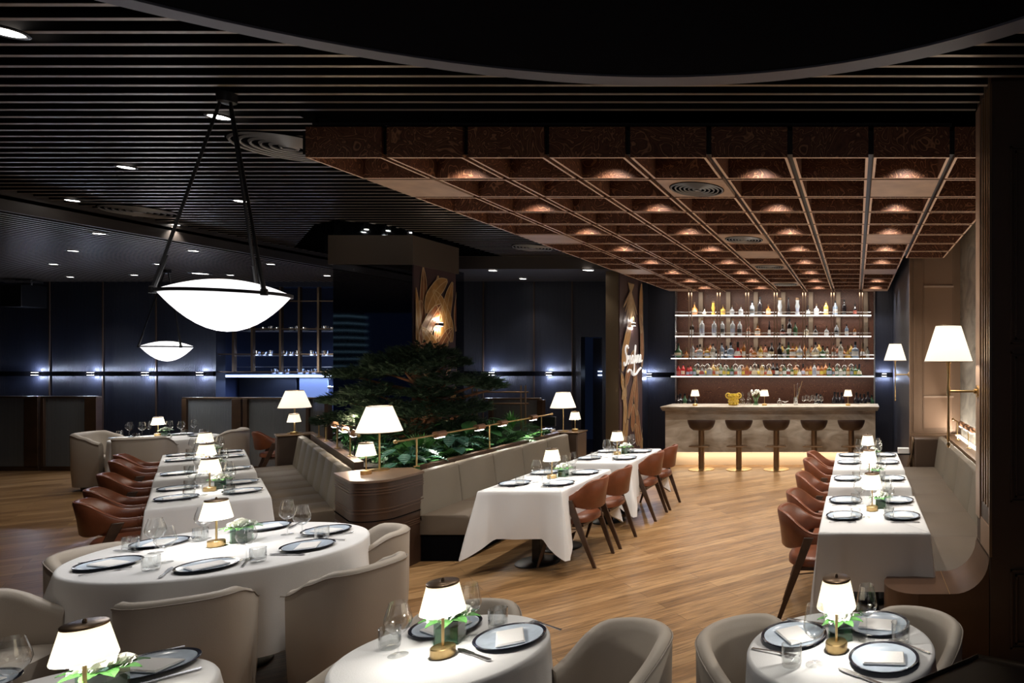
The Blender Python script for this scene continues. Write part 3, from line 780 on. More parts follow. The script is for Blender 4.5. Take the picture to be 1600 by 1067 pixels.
# dark bottles on the back counter
bx2 = [1059, 1063, 1070, 1077, 1086, 1276, 1282, 1304, 1309, 1315, 1338, 1344, 1350, 1356, 1362]
for i, u in enumerate(bx2):
    y = 13.45 + .06 * (i % 3); bottle((u - VX) * y / F, y, .92, random.uniform(.30, .38), 'std', random.choice(['dark', 'dark', 'dark', 'green']), random.choice(['white', 'black', 'cream', None]), 'dark bottle on the low back counter behind the bar, %s from the left' % ORD[i], 'bottles on the back counter')
for i in range(22):
    u = 1102 + i * 7.6
    if i in (2, 3, 10): pass
    y = 13.6 + .08 * (i % 2)
    b = MB(); b.lathe([(0, 0), (.035, 0), (.04, .12), (.037, .12), (.03, .01), (0, .01)], 12) if i == 0 else None
    if i == 0: tg = b.build('water_glass', M['tumbler'], smooth=50)
    o = tg if i == 0 else tg.copy()
    if i: COL.objects.link(o)
    o.location = ((u - VX) * y / F, y, .92)
    tag(o, 'clear drinking glass lined up on the back counter, %s from the left' % ORD[i], 'glass', 'glasses on the back counter')

# hanging stem glasses below the third shelf
def make_wine(kind):
    r = thing('wine_glass', 'x', 'wine glass')
    if kind == 0: bowl = [(.004, .085), (.022, .092), (.044, .118), (.050, .140), (.046, .165), (.034, .205), (.032, .215)]
    else: bowl = [(.004, .105), (.020, .108), (.040, .130), (.045, .150), (.040, .185), (.033, .225), (.031, .235)]
    b = MB(); b.lathe(bowl, 28, (0, 0, 0), True, False); b.build('bowl', M['glass'], r, smooth=60)
    zt = bowl[0][1] + .004
    b = MB(); b.lathe([(.0045, .006), (.0032, .02), (.0032, zt - .02), (.006, zt)], 10, (0, 0, 0), False, False); b.build('stem', M['glass'], r)
    b = MB(); b.lathe([(.036, 0), (.036, .002), (.006, .007)], 28, (0, 0, 0), False, False); b.build('foot', M['glass'], r)
    return r
wine = [Kind(make_wine(0)), Kind(make_wine(1))]
hg = [285, 320, 350, 395, 425, 470, 530, 570, 655, 705, 745, 830, 878, 925, 1185, 1228, 1272]
for i, x in enumerate(hg):
    u = 1020 + x / 4.103; y = 13.56
    o = wine[i % 2].put(((u - VX) * y / F, y, 1.96), 0, 'stemmed glass hanging upside down under the third bar shelf, %s from the left' % ORD[i], 'hanging glasses above the lowest bar shelf', (1.15, 1.15, -1.1))

# ------------------------------------------------------------------ table lamp
def make_lamp():
    r = thing('table_lamp', 'x', 'lamp')
    b = MB(); b.lathe([(.0, 0), (.043, 0), (.045, .003), (.045, .035), (.042, .038), (.0, .040)], 32); b.build('base', M['brass'], r, smooth=40)
    b = MB(); b.lathe([(.0055, .036), (.0055, .285)], 14); b.build('stem', M['brass'], r)
    b = MB(); b.lathe([(.080, .178), (.081, .182), (.056, .292), (.054, .292), (.078, .181)], 40, (0, 0, 0), False, False); b.build('shade', M['shade'], r, smooth=50)
    b = MB(); b.lathe([(.057, .289), (.058, .297), (.054, .300), (.006, .300), (.006, .308), (.003, .314), (0, .314)], 32); b.build('cap', M['brassdark'], r, smooth=40)
    return r
lk = Kind(make_lamp())
def table_lamp(x, y, z, label, group, power=4.0, rot=0):
    lk.put((x, y, z), rot, label, group)
    lamp('POINT', (x + .0, y - .02, z + .20), power, (1, .95, .87), .02, name='table_lamp_bulb')
for i, u in enumerate((1086, 1194.5, 1325)):
    table_lamp((u - VX) * 12.2 / F, 12.2, 1.10, 'small brass lamp standing on the bar counter, %s of three from the left' % ORD[i], 'lamps on the bar', 1.5)

# things on the bar
y = 12.3; X = lambda u, y=12.3: (u - VX) * y / F
r = thing('lemon_jug', 'yellow bubbled glass jug with two round handles on the bar', 'jug', (X(1146), y, 1.10))
b = MB()
b.lathe([(0, 0), (.07, 0), (.085, .05), (.095, .14), (.10, .20), (.09, .22)], 24)
for zz in (.03, .08, .13, .18):
    for k in range(9):
        a = 2 * PI * (k + (zz * 50 % 2) * .25) / 9; q = .078 + zz * .1
        b.lathe([(.002, -.022), (.016, -.014), (.022, 0), (.016, .014), (.002, .022)], 10, (q * math.cos(a), q * math.sin(a), zz))
b.build('body', mat('yellow glass', (.62, .42, .04), .15, coat=.5), r, smooth=60)
for s in (-1, 1):
    b = MB(); b.tube([(s * (.10 + .042 * math.sin(t)), 0, .18 + .045 * math.cos(t)) for t in [PI * k / 8 for k in range(17)]], .012, 8); b.build('handle', mat('yellow glass handle', (.7, .5, .08), .15), r)
for i, u in enumerate((1160, 1170)):
    r = thing('decanter', 'cut glass decanter with stopper on the bar, %s of the two' % ('left' if i == 0 else 'right'), 'decanter', (X(u, 12.35), 12.35, 1.10), 0, 'decanters on the bar')
    b = MB(); b.lathe([(0, 0), (.045, 0), (.05, .03), (.05, .10), (.025, .14), (.018, .18), (.026, .19)], 8); b.build('body', M['tumbler'], r, smooth=20)
    b = MB(); b.lathe([(0, .19), (.012, .19), (.026, .215), (.018, .24), (0, .25)], 8); b.build('stopper', M['tumbler'], r, smooth=20)
def flower_head(b, c, R, n=60, seed=0):
    rd = random.Random(seed); b.m = 0
    for i in range(n):
        a = rd.uniform(0, 2 * PI); e = rd.uniform(.05, 1.45); d = Vector((math.cos(a) * math.cos(e), math.sin(a) * math.cos(e), math.sin(e)))
        t = d.orthogonal().normalized(); q = d.cross(t); ctr = Vector(c) + d * R * .35; w_ = R * .22
        tip = Vector(c) + d * R * rd.uniform(.85, 1.05)
        b.quad(ctr - t * w_ * .4, ctr + t * w_ * .4, tip + t * w_ + q * .002, tip - t * w_ + q * .002)
def leaf_blade(b, base, direc, L, W, droop=.3, n=5):
    base = Vector(base); d = Vector(direc).normalized(); side = d.cross(Vector((0, 0, 1)))
    side = side.normalized() if side.length > .01 else Vector((1, 0, 0))
    A, Bq, Cq = [], [], []
    for i in range(n + 1):
        t = i / n; p = base + d * L * t + Vector((0, 0, -droop * L * t * t)); wd = W * math.sin(PI * min(.98, .08 + .9 * t)) 
        up = Vector((0, 0, W * .15))
        A.append(tuple(p - side * wd + up)); Bq.append(tuple(p)); Cq.append(tuple(p + side * wd + up))
    b.rings([A, Bq], closed=False); b.rings([Bq, Cq], closed=False)
r = thing('flower_vase', 'white tulips in a green glass vase on the bar beside the middle lamp', 'flower vase', (X(1181, 12.4), 12.4, 1.10))
b = MB(); b.lathe([(0, 0), (.05, 0), (.04, .05), (.045, .12), (.055, .14)], 20, (0, 0, 0), True, False); b.build('vase', M['vase'], r)
b = MB(); rd = random.Random(3)
for k in range(12):
    a = rd.uniform(0, 2 * PI); q = rd.uniform(.02, .10); b.lathe([(.002, -.025), (.018, -.012), (.022, .008), (.012, .028), (.002, .03)], 8, (q * math.cos(a), q * math.sin(a) * .6, .22 + rd.uniform(-.03, .05)))
b.build('petals', M['petal'], r, smooth=60)
b = MB()
for k in range(10):
    a = rd.uniform(0, 2 * PI); b.cyl((0, 0, .02), (.08 * math.cos(a), .05 * math.sin(a), .2), .003, 5)
b.build('stems', M['leaf2'], r)
r = thing('sugar_jar', 'lidded glass jar on the bar right of the middle lamp', 'jar', (X(1218), 12.3, 1.10))
b = MB(); b.lathe([(0, 0), (.04, 0), (.045, .06), (.03, .08)], 16); b.build('body', M['tumbler'], r)
b = MB(); b.lathe([(.035, .08), (.035, .09), (.008, .10), (.012, .125), (0, .13)], 16); b.build('lid', M['chrome'], r)
r = thing('glass_bowl', 'shallow footed glass bowl on the bar beside the lidded jar', 'bowl', (X(1227), 12.3, 1.10))
b = MB(); b.lathe([(.03, 0), (.008, .01), (.008, .05), (.06, .075), (.062, .08)], 16, (0, 0, 0), True, False); b.build('body', M['tumbler'], r)
r = thing('tool_holder', 'steel holder with long metal straws and bar spoons on the bar', 'bar tools', (X(1243), 12.35, 1.10))
b = MB(); b.lathe([(0, 0), (.04, 0), (.042, .15), (.038, .15), (.036, .01)], 18); b.build('cup', M['chrome'], r)
for k in range(6):
    b = MB(); a = k * 1.1; b.cyl((.015 * math.cos(a), .015 * math.sin(a), .02), (.03 * math.cos(a) + .05 * (k % 3), .03 * math.sin(a), .30 + .03 * k), .0045, 6); b.build('straw', M['brass'] if k % 2 else M['chrome'], r)
for i in range(7):
    u = 1256 + i * 4.6; wine[i % 2].put((X(u, 12.35 + .06 * (i % 2)), 12.35 + .06 * (i % 2), 1.10), 0, 'stemmed glass in the cluster on the bar, %s from the left' % ORD[i], 'stemmed glasses clustered on the bar', .8)

# ================================================================== KITCHEN behind the opening in the back wall
b = MB(); b.box(-13.2, -9.6, 15.2, 15.3, 0, 3.6); b.box(-13.3, -13.2, 13.2, 15.3, 0, 3.6); b.box(-9.7, -9.6, 13.2, 15.3, 0, 3.6)
struct(b.build('wall_kitchen', mat('kitchen dark wall', (.035, .045, .085), .5), smooth=0))
sb = M['steelblue'] = mat('brushed kitchen steel', (.42, .47, .60), .3, metal=.7, bump=.05, bscale=90)
kc = thing('kitchen_pass', 'steel kitchen pass with blue lit shelf behind the glazed opening', 'kitchen counter', (-11.4, 13.9, 0))
b = MB(); b.box(-1.75, 1.2, -.2, .5, 1.60, 1.65); b.build('pass_shelf', sb, kc, smooth=0)
b = MB(); b.box(-1.75, 1.2, -.25, -.22, 1.59, 1.63); b.build('lit_edge', emit('kitchen led', (.55, .7, 1), 3), kc, smooth=0)
b = MB(); b.box(-.42, .20, .1, .6, .3, 1.58); b.build('fridge_door', sb, kc, bevel=.01)
b = MB(); b.box(-1.7, -.48, .1, .6, .3, 1.58); b.build('oven_door', M['black'], kc, bevel=.01)
b = MB(); b.box(.3, 1.2, .3, .6, .3, 1.58); b.build('marble_panel', marble('dark blue marble', (.03, .04, .09), (.22, .28, .48), 5), kc, smooth=0)
b = MB(); b.box(-1.2, 1.25, -.3, .6, .0, .9); b.build('base_cabinet', M['black'], kc, smooth=0)
b = MB()
for x in (-12.3, -11.93, -11.37, -11.0, -10.62): b.box(x - .02, x + .02, 13.02, 13.08, 1.70, 3.39)
for z in (2.05, 2.55, 3.1, 1.70): b.box(-12.60, -10.32, 13.03, 13.07, z, z + .02)
o = b.build('brass_mullions', M['brassdark'], smooth=0); tag(o, 'slim brass grid of uprights hanging across the kitchen opening', 'screen')
b = MB()
for z in (2.02, 2.52): b.box(-12.5, -10.3, 13.3, 13.6, z, z + .02)
b.box(-12.5, -10.35, 13.25, 13.28, 1.80, 1.81)
o = b.build('kitchen_shelf', sb, smooth=0); tag(o, 'pair of high steel shelves with small wares in the kitchen opening', 'shelf')
k = 0
for z in (2.04, 2.54, 1.655):
    for j in range(15):
        x = -12.35 + j * .14
        if (j * 7 + int(z * 10)) % 4 == 0: continue
        yy = 13.45 if z > 1.7 else 13.85
        if k == 0:
            b = MB(); b.lathe([(0, 0), (.035, 0), (.045, .09), (.04, .09), (.03, .01)], 12); tg2 = b.build('kitchen_bowl', M['chrome'], smooth=50); o = tg2
        else: o = tg2.copy(); COL.objects.link(o)
        o.location = (x, yy, z); o.scale = (1 + .3 * (j % 3), 1 + .3 * (j % 3), .8 + .3 * (j % 2))
        nm = {2.04: 'lower wall shelf', 2.54: 'upper wall shelf', 1.655: 'lit pass shelf'}[z]
        tag(o, 'steel bowl on the %s in the kitchen opening, %s place from left' % (nm, ORD[j]), 'bowl', 'small wares in the kitchen'); k += 1
for i in range(6):
    b = MB(); x = -10.85 + i * .09; b.cyl((x, 13.6, 1.60), (x, 13.6, 1.40), .006, 6); b.lathe([(.002, -.04), (.035, -.02), (.04, 0), (.035, .02), (.002, .04)], 10, (x, 13.6, 1.38))
    tag(b.build('hanging_ladle', M['chrome'], smooth=60), 'steel ladle hanging below the kitchen pass, %s from the left' % ORD[i], 'ladle', 'hanging ladles in the kitchen')
lamp('AREA', (-11.4, 13.35, 2.0), 26, (.45, .6, 1.0), (2.2, .2), (math.radians(40), 0, 0), name='kitchen_light')
lamp('AREA', (-11.5, 13.62, 1.56), 34, (.35, .5, 1.0), (2.1, .3), (0, 0, 0), name='pass_light')

# ================================================================== SCREENS
def screen(x0, x1, y, z1, posts, label):
    r = thing('glass_screen', label, 'partition screen', ((x0 + x1) / 2, y, 0), 0, 'fluted glass screens')
    cx_ = (x0 + x1) / 2
    b = MB(); b.box(x0 - cx_, x1 - cx_, -.04, .04, 0, .08); b.build('bottom_rail', M['screenframe'], r, bevel=.004)
    b = MB(); b.box(x0 - cx_, x1 - cx_, -.045, .045, z1 - .03, z1); b.build('top_rail', M['brassdark'], r, bevel=.004)
    for (a, c) in posts:
        b = MB(); b.box(a - cx_, c - cx_, -.05, .05, .08, z1 - .03); b.build('post', M['screenframe'], r, bevel=.004)
    ps = sorted(posts)
    for (a0, a1), (b0, b1) in zip(ps, ps[1:]):
        if b0 - a1 > .05:
            b = MB(); b.box(a1 - cx_, b0 - cx_, -.012, .012, .08, z1 - .03); b.build('glass_panel', M['fluted'], r, smooth=0)
    return r
U = lambda u, y=11.6: (u - VX) * y / F
screen(U(-40), U(64), 11.6, 1.31, [(U(-40), U(-30)), (U(43), U(64))], 'fluted glass screen in a bronze frame at the left edge of the picture')
screen(U(68), U(155), 11.6, 1.31, [(U(68), U(73)), (U(137), U(155))], 'fluted glass screen in a bronze frame behind the armchair, left of the dark gap')
screen(U(288), U(383), 11.6, 1.29, [(U(288), U(295)), (U(366), U(380))], 'fluted glass screen behind the far round table and its wine glasses')
screen(U(383), U(516), 11.6, 1.29, [(U(383), U(390)), (U(481), U(486)), (U(510), U(516))], 'fluted glass screen behind the pale lamp of the left banquette end')
screen(U(765), U(853), 11.4, 1.29, [(U(765, 11.4), U(772, 11.4)), (U(841, 11.4), U(850, 11.4))], 'fluted glass screen seen over the planter between rails and shaded lamp')
# stair handrails
r = thing('handrail', 'pair of slim brass handrails on twin posts behind the planter', 'handrail', (U(780, 10.8), 10.8, 0))
cx_ = U(780, 10.8)
for u in (738, 745, 814, 821):
    b = MB(); b.cyl((U(u, 10.8) - cx_, 0, 0), (U(u, 10.8) - cx_, 0, 1.53 if u in (738, 814, 821) else 1.48), .013, 8); b.build('post', M['brassdark'], r)
for z, dy in ((1.42, 0), (1.23, 0)):
    b = MB(); b.cyl((U(738, 10.8) - cx_, dy, z), (U(826, 10.8) - cx_, dy, z), .013, 8); b.build('rail', M['brassdark'], r)

# ================================================================== BANQUETTES AND PLANTER
def ST(s, t):      # left wing frame: s runs away along the 45 degree line, t across it
    return ((-s + t) / math.sqrt(2), (s + t) / math.sqrt(2))
def banquette(name, label, L, npan, flip, loc, rot, seat_d=.45, lean=.12, ztop=.85, plinth=True):
    """local frame: y runs along the bench, seat faces +x (flip -1: faces -x); crease at x = 0"""
    r = thing(name, label, 'banquette', loc, rot); s = flip; pl = L / npan
    for i in range(npan):
        y0, y1 = i * pl + .006, (i + 1) * pl - .006; b = MB()
        pr = [(0.0, .40), (.0, .47), (-lean * .9, ztop - .03), (-lean, ztop), (-lean - .045, ztop + .012), (-lean - .085, ztop - .01), (-lean - .08, .40)]
        rr = []
        for yy, q in ((y0, .012), (y0 + .012, 0), (y0 + pl * .5, -.008), (y1 - .012, 0), (y1, .012)):
            rr.append([(s * (x - q * (1 if k in (1, 2, 3) else 0)), yy, z - (q * .5 if k in (3, 4, 5) else 0)) for k, (x, z) in enumerate(pr)])
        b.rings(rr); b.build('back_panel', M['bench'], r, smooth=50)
        b = MB(); rr = []
        pr = [(-.02, .26), (-.02, .445), (.0, .452), (seat_d - .04, .452), (seat_d - .012, .440), (seat_d, .41), (seat_d - .01, .26)]
        for yy, q in ((y0, .008), (y0 + .01, 0), (y1 - .01, 0), (y1, .008)):
            rr.append([(s * (x - (q if k > 3 else 0)), yy, z - (q if 0 < k < 5 else 0)) for k, (x, z) in enumerate(pr)])
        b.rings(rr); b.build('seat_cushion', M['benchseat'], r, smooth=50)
    if plinth:
        b = MB(); xs = sorted((s * -.15, s * (seat_d - .10))); b.box(xs[0], xs[1], .02, L - .02, 0, .26); b.build('plinth', M['matte'], r, smooth=0)
    return r
banquette('banquette', 'taupe leather banquette running along the right side of the planter', 3.36, 5, 1, (-4.19, 6.36, 0), 0, .46, .045)
x, y = ST(8.35, .97)
# local +y must run along (-1,1)/sqrt2 -> rotation +45 deg; seat faces -t
banquette('banquette', 'taupe leather banquette on the left side of the planter, seen edge on', 4.0, 7, -1, (x, y, 0), math.radians(45), .64, .06)
banquette('banquette', 'taupe leather banquette under the right wall beside the row of tables', 4.55, 5, -1, (1.10, 4.68, 0), 0, .80, .06, .87)

# dark apex cabinet with the lamps
pts = [(-4.20, 6.42), (-4.20, 6.12)]
pts += [(-4.42 + .22 * math.cos(a), 6.06 + .20 * math.sin(a)) for a in [math.radians(-k * 15) for k in range(1, 9)]]
pts += [(-4.99, 6.30), (-4.80, 6.56), (-4.45, 6.62)]
cab = thing('corner_cabinet', 'dark stained rounded cabinet joining the two planter banquettes', 'cabinet', (-4.5, 6.25, 0))
LP = [(x + 4.5, y - 6.25) for x, y in pts]
def grow(poly, k): 
    cx_ = sum(p[0] for p in poly) / len(poly); cy_ = sum(p[1] for p in poly) / len(poly)
    return [(cx_ + (x - cx_) * k, cy_ + (y - cy_) * k) for x, y in poly]
b = MB(); b.prism(grow(LP, .965), 0, .845); b.build('body', M['walnutcab'] if 'walnutcab' in M else mat('cabinet lacquer', (.050, .026, .016), .32, noise=.2, nscale=5), cab, smooth=40)
b = MB(); b.prism(LP, .845, .87); b.build('top', mat('cabinet top', (.16, .10, .065), .28, noise=.2, nscale=5), cab, smooth=40, bevel=.004)
b = MB()
for z in (.79, .765, .74, .60, .57, .42, .40, .38):
    b.prism(grow(LP, .985), z, z + .010)
b.build('moulding', mat('cabinet moulding', (.085, .045, .028), .28), cab, smooth=40)
b = MB(); b.prism(grow(LP, .99), .50, .507); b.build('groove', M['matte'], cab, smooth=40)

def end_cabinet(x, y, rot, label, w_=.42, d=.34, h=.87):
    r = thing('side_cabinet', label, 'cabinet', (x, y, 0), rot, 'small cabinets at the banquette ends')
    b = MB(); b.box(-w_ / 2, w_ / 2, -d / 2, d / 2, 0, h - .02); b.build('body', M['bronzedark'], r, bevel=.02)
    b = MB(); b.box(-w_ / 2 - .01, w_ / 2 + .01, -d / 2 - .01, d / 2 + .01, h - .02, h); b.build('top', M['brassdark'], r, bevel=.004)
    return r
x, y = ST(12.62, 1.02); end_cabinet(x, y, math.radians(45), 'small dark cabinet at the far end of the left banquette')
end_cabinet(-4.35, 9.98, 0, 'small dark cabinet at the far end of the right planter banquette')

# planter box and soil behind the backs
b = MB()
inner = [(-4.47, 6.9), ST(8.75, 1.26), ST(12.2, 1.26), (-7.5, 9.5), (-7.5, 9.3), (-6.2, 9.3), (-6.2, 10.6), (-4.47, 10.6)]
b.prism(inner[::-1], 0, .80); planter = b.build('planter_bed', [M['soil']], smooth=0)
tag(planter, 'dark soil bed of the planter between the two banquettes', 'planter')
b = MB()
b.box(-4.46, -4.385, 6.75, 9.75, .60, .875)
q0, q1, q2, q3 = ST(8.6, 1.17), ST(8.6, 1.25), ST(12.35, 1.25), ST(12.35, 1.17)
b.prism([q0, q1, q2, q3], .6, .875)
tag(b.build('planter_ledge', M['walnut'], smooth=0), 'dark wooden ledge capping the planter behind the banquette backs', 'ledge')

# brass light rails over the ledge
def light_rail(a, c, zr, posts, heads, label):
    a, c = Vector(a), Vector(c); d = (c - a).normalized(); L_ = (c - a).length; n = Vector((-d.y, d.x, 0))
    r = thing('light_rail', label, 'light rail', (a.x, a.y, .875)); z = zr - .875
    b = MB(); b.cyl((0, 0, z), tuple(d * L_ + Vector((0, 0, z))), .010, 10)
    for e in (0, L_):
        q = d * e; b.lathe([(.002, -.02), (.016, -.012), (.02, 0), (.016, .012), (.002, .02)], 12, (q.x, q.y, z))
    b.build('rail', M['brass'], r)
    for p in posts:
        q = d * p; b = MB(); b.cyl((q.x, q.y, 0), (q.x, q.y, z), .008, 8); b.lathe([(.03, 0), (.03, .008), (.01, .012)], 16, (q.x, q.y, 0)); b.build('post', M['brass'], r)
    for h in heads:
        q = d * h; p0 = q - d * .075 + Vector((0, 0, z)); p1 = q + d * .075 + Vector((0, 0, z))
        b = MB(); b.cyl(p0, p1, .036, 18); hd = b.build('spot_head', mat('copper head', (.34, .19, .12), .3, metal=.9) if 'cu' not in M else M['cu'], r)
        dn_ = Vector((0, 0, -1)); sd = n * -.022
        b = MB(); o_ = q + Vector((0, 0, z - .035)); b.box(-.06, .06, -.02, .02, -.004, .004)
        for v in b.bm.verts:
            l = v.co.copy(); v.co = o_ + d * l.x + n * l.y + Vector((0, 0, l.z))
        b.build('lens', M['ledwhite'], hd, smooth=0)
    return r
M['cu'] = mat('copper head', (.34, .19, .12), .3, metal=.9)
Z1 = 1.16
def onrail(u, Xc): return Xc * F / (u - VX)
XR = -4.42; ya, yb_ = onrail(618, XR), onrail(862, XR)
ys = [onrail(u, XR) - ya for u in (687, 749, 785, 833)]
light_rail((XR, ya, 0), (XR, yb_, 0), Z1, [onrail(651, XR) - ya, onrail(765, XR) - ya, onrail(846, XR) - ya], ys, 'brass light rail with tilted spot heads over the right side of the planter')
for h in ys: lamp('SPOT', (XR - .03, ya + h, Z1 - .06), 9, NEUTRAL, .03, (0, math.radians(-25), 0), math.radians(120), .7, name='rail_beam')
p0 = ST(8.62, 1.21); p1 = ST(11.9, 1.21)
hs = [.35, .95, 1.15, 1.75, 2.4, 2.75]
light_rail((p0[0], p0[1], 0), (p1[0], p1[1], 0), 1.15, [.55, 1.5, 2.5, 3.2], hs, 'brass light rail with copper spot heads over the left side of the planter')
for h in hs:
    x, y = ST(8.55 + h, 1.25); lamp('SPOT', (x, y, 1.08), 6, NEUTRAL, .03, (math.radians(20), 0, 0), math.radians(120), .7, name='rail_beam')

# tall shaded lamps
def make_tall():
    r = thing('shaded_lamp', 'x', 'lamp')
    b = MB(); b.lathe([(0, 0), (.085, 0), (.085, .012), (.02, .018), (0, .018)], 32); b.build('base', M['brass'], r)
    b = MB(); b.lathe([(.009, .012), (.009, .40)], 12); b.build('stem', M['brass'], r)
    b = MB(); b.lathe([(.192, .375), (.193, .379), (.104, .628), (.102, .628), (.190, .379)], 48, (0, 0, 0), False, False); b.build('shade', M['shadebig'], r, smooth=50)
    b = MB(); b.tube([(.103 * math.cos(2 * PI * k / 40), .103 * math.sin(2 * PI * k / 40), .628) for k in range(40)], .003, 6, True); b.build('shade_ring', M['brassdark'], r); b = MB(); b.tube([(.193 * math.cos(2 * PI * k / 40), .193 * math.sin(2 * PI * k / 40), .377) for k in range(40)], .003, 6, True)
    b.build('shade_ring', M['brassdark'], r)
    return r
tk = Kind(make_tall())
def tall_lamp(x, y, z, label, s=1):
    tk.put((x, y, z), 0, label, 'tall shaded lamps at the banquette ends', s)
    lamp('POINT', (x, y, z + .48 * s), 3.5, NEUTRAL, .04, name='shaded_lamp_bulb')
tall_lamp(-4.66, 6.45, .87, 'tall brass lamp with cream shade on the dark apex cabinet')
table_lamp(-4.62, 6.22, .87, 'small brass lamp on the dark apex cabinet beneath the tall shade', 'lamps on cabinets', 3)
x, y = ST(12.66, 1.02); tall_lamp(x, y, .87, 'tall lamp with cream shade at the far end of the left banquette')
x, y = ST(12.52, 1.0); table_lamp(x, y, .87, 'small lit lamp under the tall shade at the left banquette end', 'lamps on cabinets', 2)
tall_lamp(-4.42, 9.96, .87, 'tall lamp with cream shade at the far end of the right planter banquette', .94)
table_lamp(-4.24, 9.96, .87, 'small lit lamp beside the tall one, far end of the right planter banquette', 'lamps on cabinets', 2)

# order terminal behind the planter
r = thing('order_terminal', 'dark touch screen order terminal on a silver stand beyond the planter', 'terminal', (-4.62, 9.85, .80))
b = MB(); b.box(-.20, .14, -.02, .01, .16, .30); b.M = Matrix(); b.build('screen', M['black'], r, bevel=.006)
b = MB(); b.box(-.14, .10, -.06, .10, 0, .12); b.build('stand', M['steel'], r, bevel=.02)

# ------------------------------------------------------------------ tree
def tree():
    rd = random.Random(11); c = Vector((-5.62, 8.45, .80))
    r = thing('juniper_tree', 'old twisted dark juniper tree in the planter with layered foliage pads', 'tree', tuple(c))
    def curve(P, n=6):
        out = []
        for i in range(len(P) - 1):
            p0, p1, p2, p3 = P[max(i - 1, 0)], P[i], P[i + 1], P[min(i + 2, len(P) - 1)]
            for k in range(n):
                t = k / n; out.append(tuple(.5 * ((2 * p1[j]) + (-p0[j] + p2[j]) * t + (2 * p0[j] - 5 * p1[j] + 4 * p2[j] - p3[j]) * t * t + (-p0[j] + 3 * p1[j] - 3 * p2[j] + p3[j]) * t ** 3) for j in range(3)))
        out.append(tuple(P[-1])); return out
    b = MB()
    tr = curve([(.12, 0, -.05), (.05, .02, .15), (.17, 0, .38), (.06, .03, .60), (.12, 0, .82), (-.02, 0, .98), (.05, .05, 1.12)])
    b.tube(tr, [.13 - .10 * i / (len(tr) - 1) + .012 * math.sin(i * 2.1) for i in range(len(tr))], 12)
    tr2 = curve([(.0, .05, -.05), (-.08, .02, .2), (.0, -.03, .45), (-.05, .02, .7)]); b.tube(tr2, [.07 - .04 * i / (len(tr2) - 1) for i in range(len(tr2))], 10)
    b.build('trunk', M['bark'], r, smooth=60)
    pads = [(-.75, 0, .95, .34, .08), (-.95, .1, .62, .30, .08), (-.50, -.1, .74, .30, .09), (-.30, 0, 1.12, .32, .10), (.05, .05, 1.22, .36, .09), (.35, 0, 1.10, .28, .09), (-.05, -.15, 1.02, .32, .10), (.42, -.1, .86, .28, .09), (.78, 0, .86, .26, .07), (.98, -.05, .80, .16, .05),
            (-.62, .1, .36, .36, .10), (-.25, -.2, .52, .34, .10), (.30, -.2, .50, .34, .10), (.62, 0, .52, .28, .10), (-1.0, 0, .36, .26, .08), (.5, .1, .28, .3, .1), (-.1, -.1, .26, .34, .1), (-.45, 0, 1.02, .25, .07), (.2, -.1, .72, .3, .08)]
    for i, (x, y, z, R, h) in enumerate(pads):
        k = min(range(len(tr)), key=lambda q: abs(tr[q][2] - (z - .25))); s = tr[k]
        b = MB(); br = curve([s, ((s[0] + x) / 2 + rd.uniform(-.06, .06), (s[1] + y) / 2, (s[2] + z) / 2 - .02), (x, y, z - .03)], 5); b.tube(br, [.032 - .022 * q / (len(br) - 1) for q in range(len(br))], 7); b.build('branch', M['bark'], r, smooth=60)
    b = MB()
    for (x, y, z, R, h) in pads:
        for k in range(int(640 * R / .3)):
            a = rd.uniform(0, 2 * PI); q = R * math.sqrt(rd.random()); p = Vector((x + q * math.cos(a), y + q * math.sin(a), z + rd.uniform(-.5, 1) * h * 1.7 * (1.25 - q / R)))
            d = Vector((math.cos(a) * .8 + rd.uniform(-.4, .4), math.sin(a) * .8 + rd.uniform(-.4, .4), rd.uniform(-.15, .7))).normalized()
            L_ = rd.uniform(.05, .11)
            for w_ in (-.6, -.3, 0, .3, .6):
                dd = (d + d.cross(Vector((0, 0, 1))) * w_).normalized(); sd = dd.cross(Vector((rd.uniform(-1, 1), rd.uniform(-1, 1), .3))).normalized() * .0065
                e = p + dd * L_ * (1 - abs(w_) * .4)
                b.f([b.v(p - sd), b.v(p + sd), b.v(e)])
    b.build('foliage', M['needle'], r, smooth=0)
tree()

# plants
def fern(name, n, L, seed, m):
    rd = random.Random(seed); b = MB()
    for i in range(n):
        a = 2 * PI * i / n + rd.uniform(-.3, .3); el = rd.uniform(.5, 1.25); l = L * rd.uniform(.75, 1.1)
        d = Vector((math.cos(a) * math.cos(el), math.sin(a) * math.cos(el), math.sin(el)))
        pts_ = [d * l * t + Vector((0, 0, -.45 * l * t * t)) for t in [k / 12 for k in range(13)]]
        b.tube(pts_, .003, 4)
        for k in range(2, 13):
            tg_ = (pts_[k] - pts_[k - 1]).normalized(); sd = tg_.cross(Vector((0, 0, 1))).normalized()
            ll = l * .26 * math.sin(PI * (.12 + .85 * k / 13))
            for s in (-1, 1): leaf_blade(b, pts_[k], sd * s + tg_ * .55, ll, .011 + l * .012, .25, 2)
    return b.build(name, m, smooth=60)
def palm(name, n, L, seed, m):
    rd = random.Random(seed); b = MB()
    for i in range(n):
        a = rd.uniform(0, 2 * PI); el = rd.uniform(.35, 1.4); d = Vector((math.cos(a) * math.cos(el), math.sin(a) * math.cos(el), math.sin(el))) * L * .5
        b.tube([Vector((0, 0, 0)), d * .5, d], .004, 5)
        sd = d.normalized().cross(Vector((0, 0, 1))).normalized(); up = sd.cross(d.normalized())
        for k in range(-6, 7):
            t = k / 6 * 1.25; leaf_blade(b, d, d.normalized() * math.cos(t) + sd * math.sin(t) + up * .1, L * .5 * (1 - .25 * abs(t)), .012, .3, 3)
    return b.build(name, m, smooth=60)
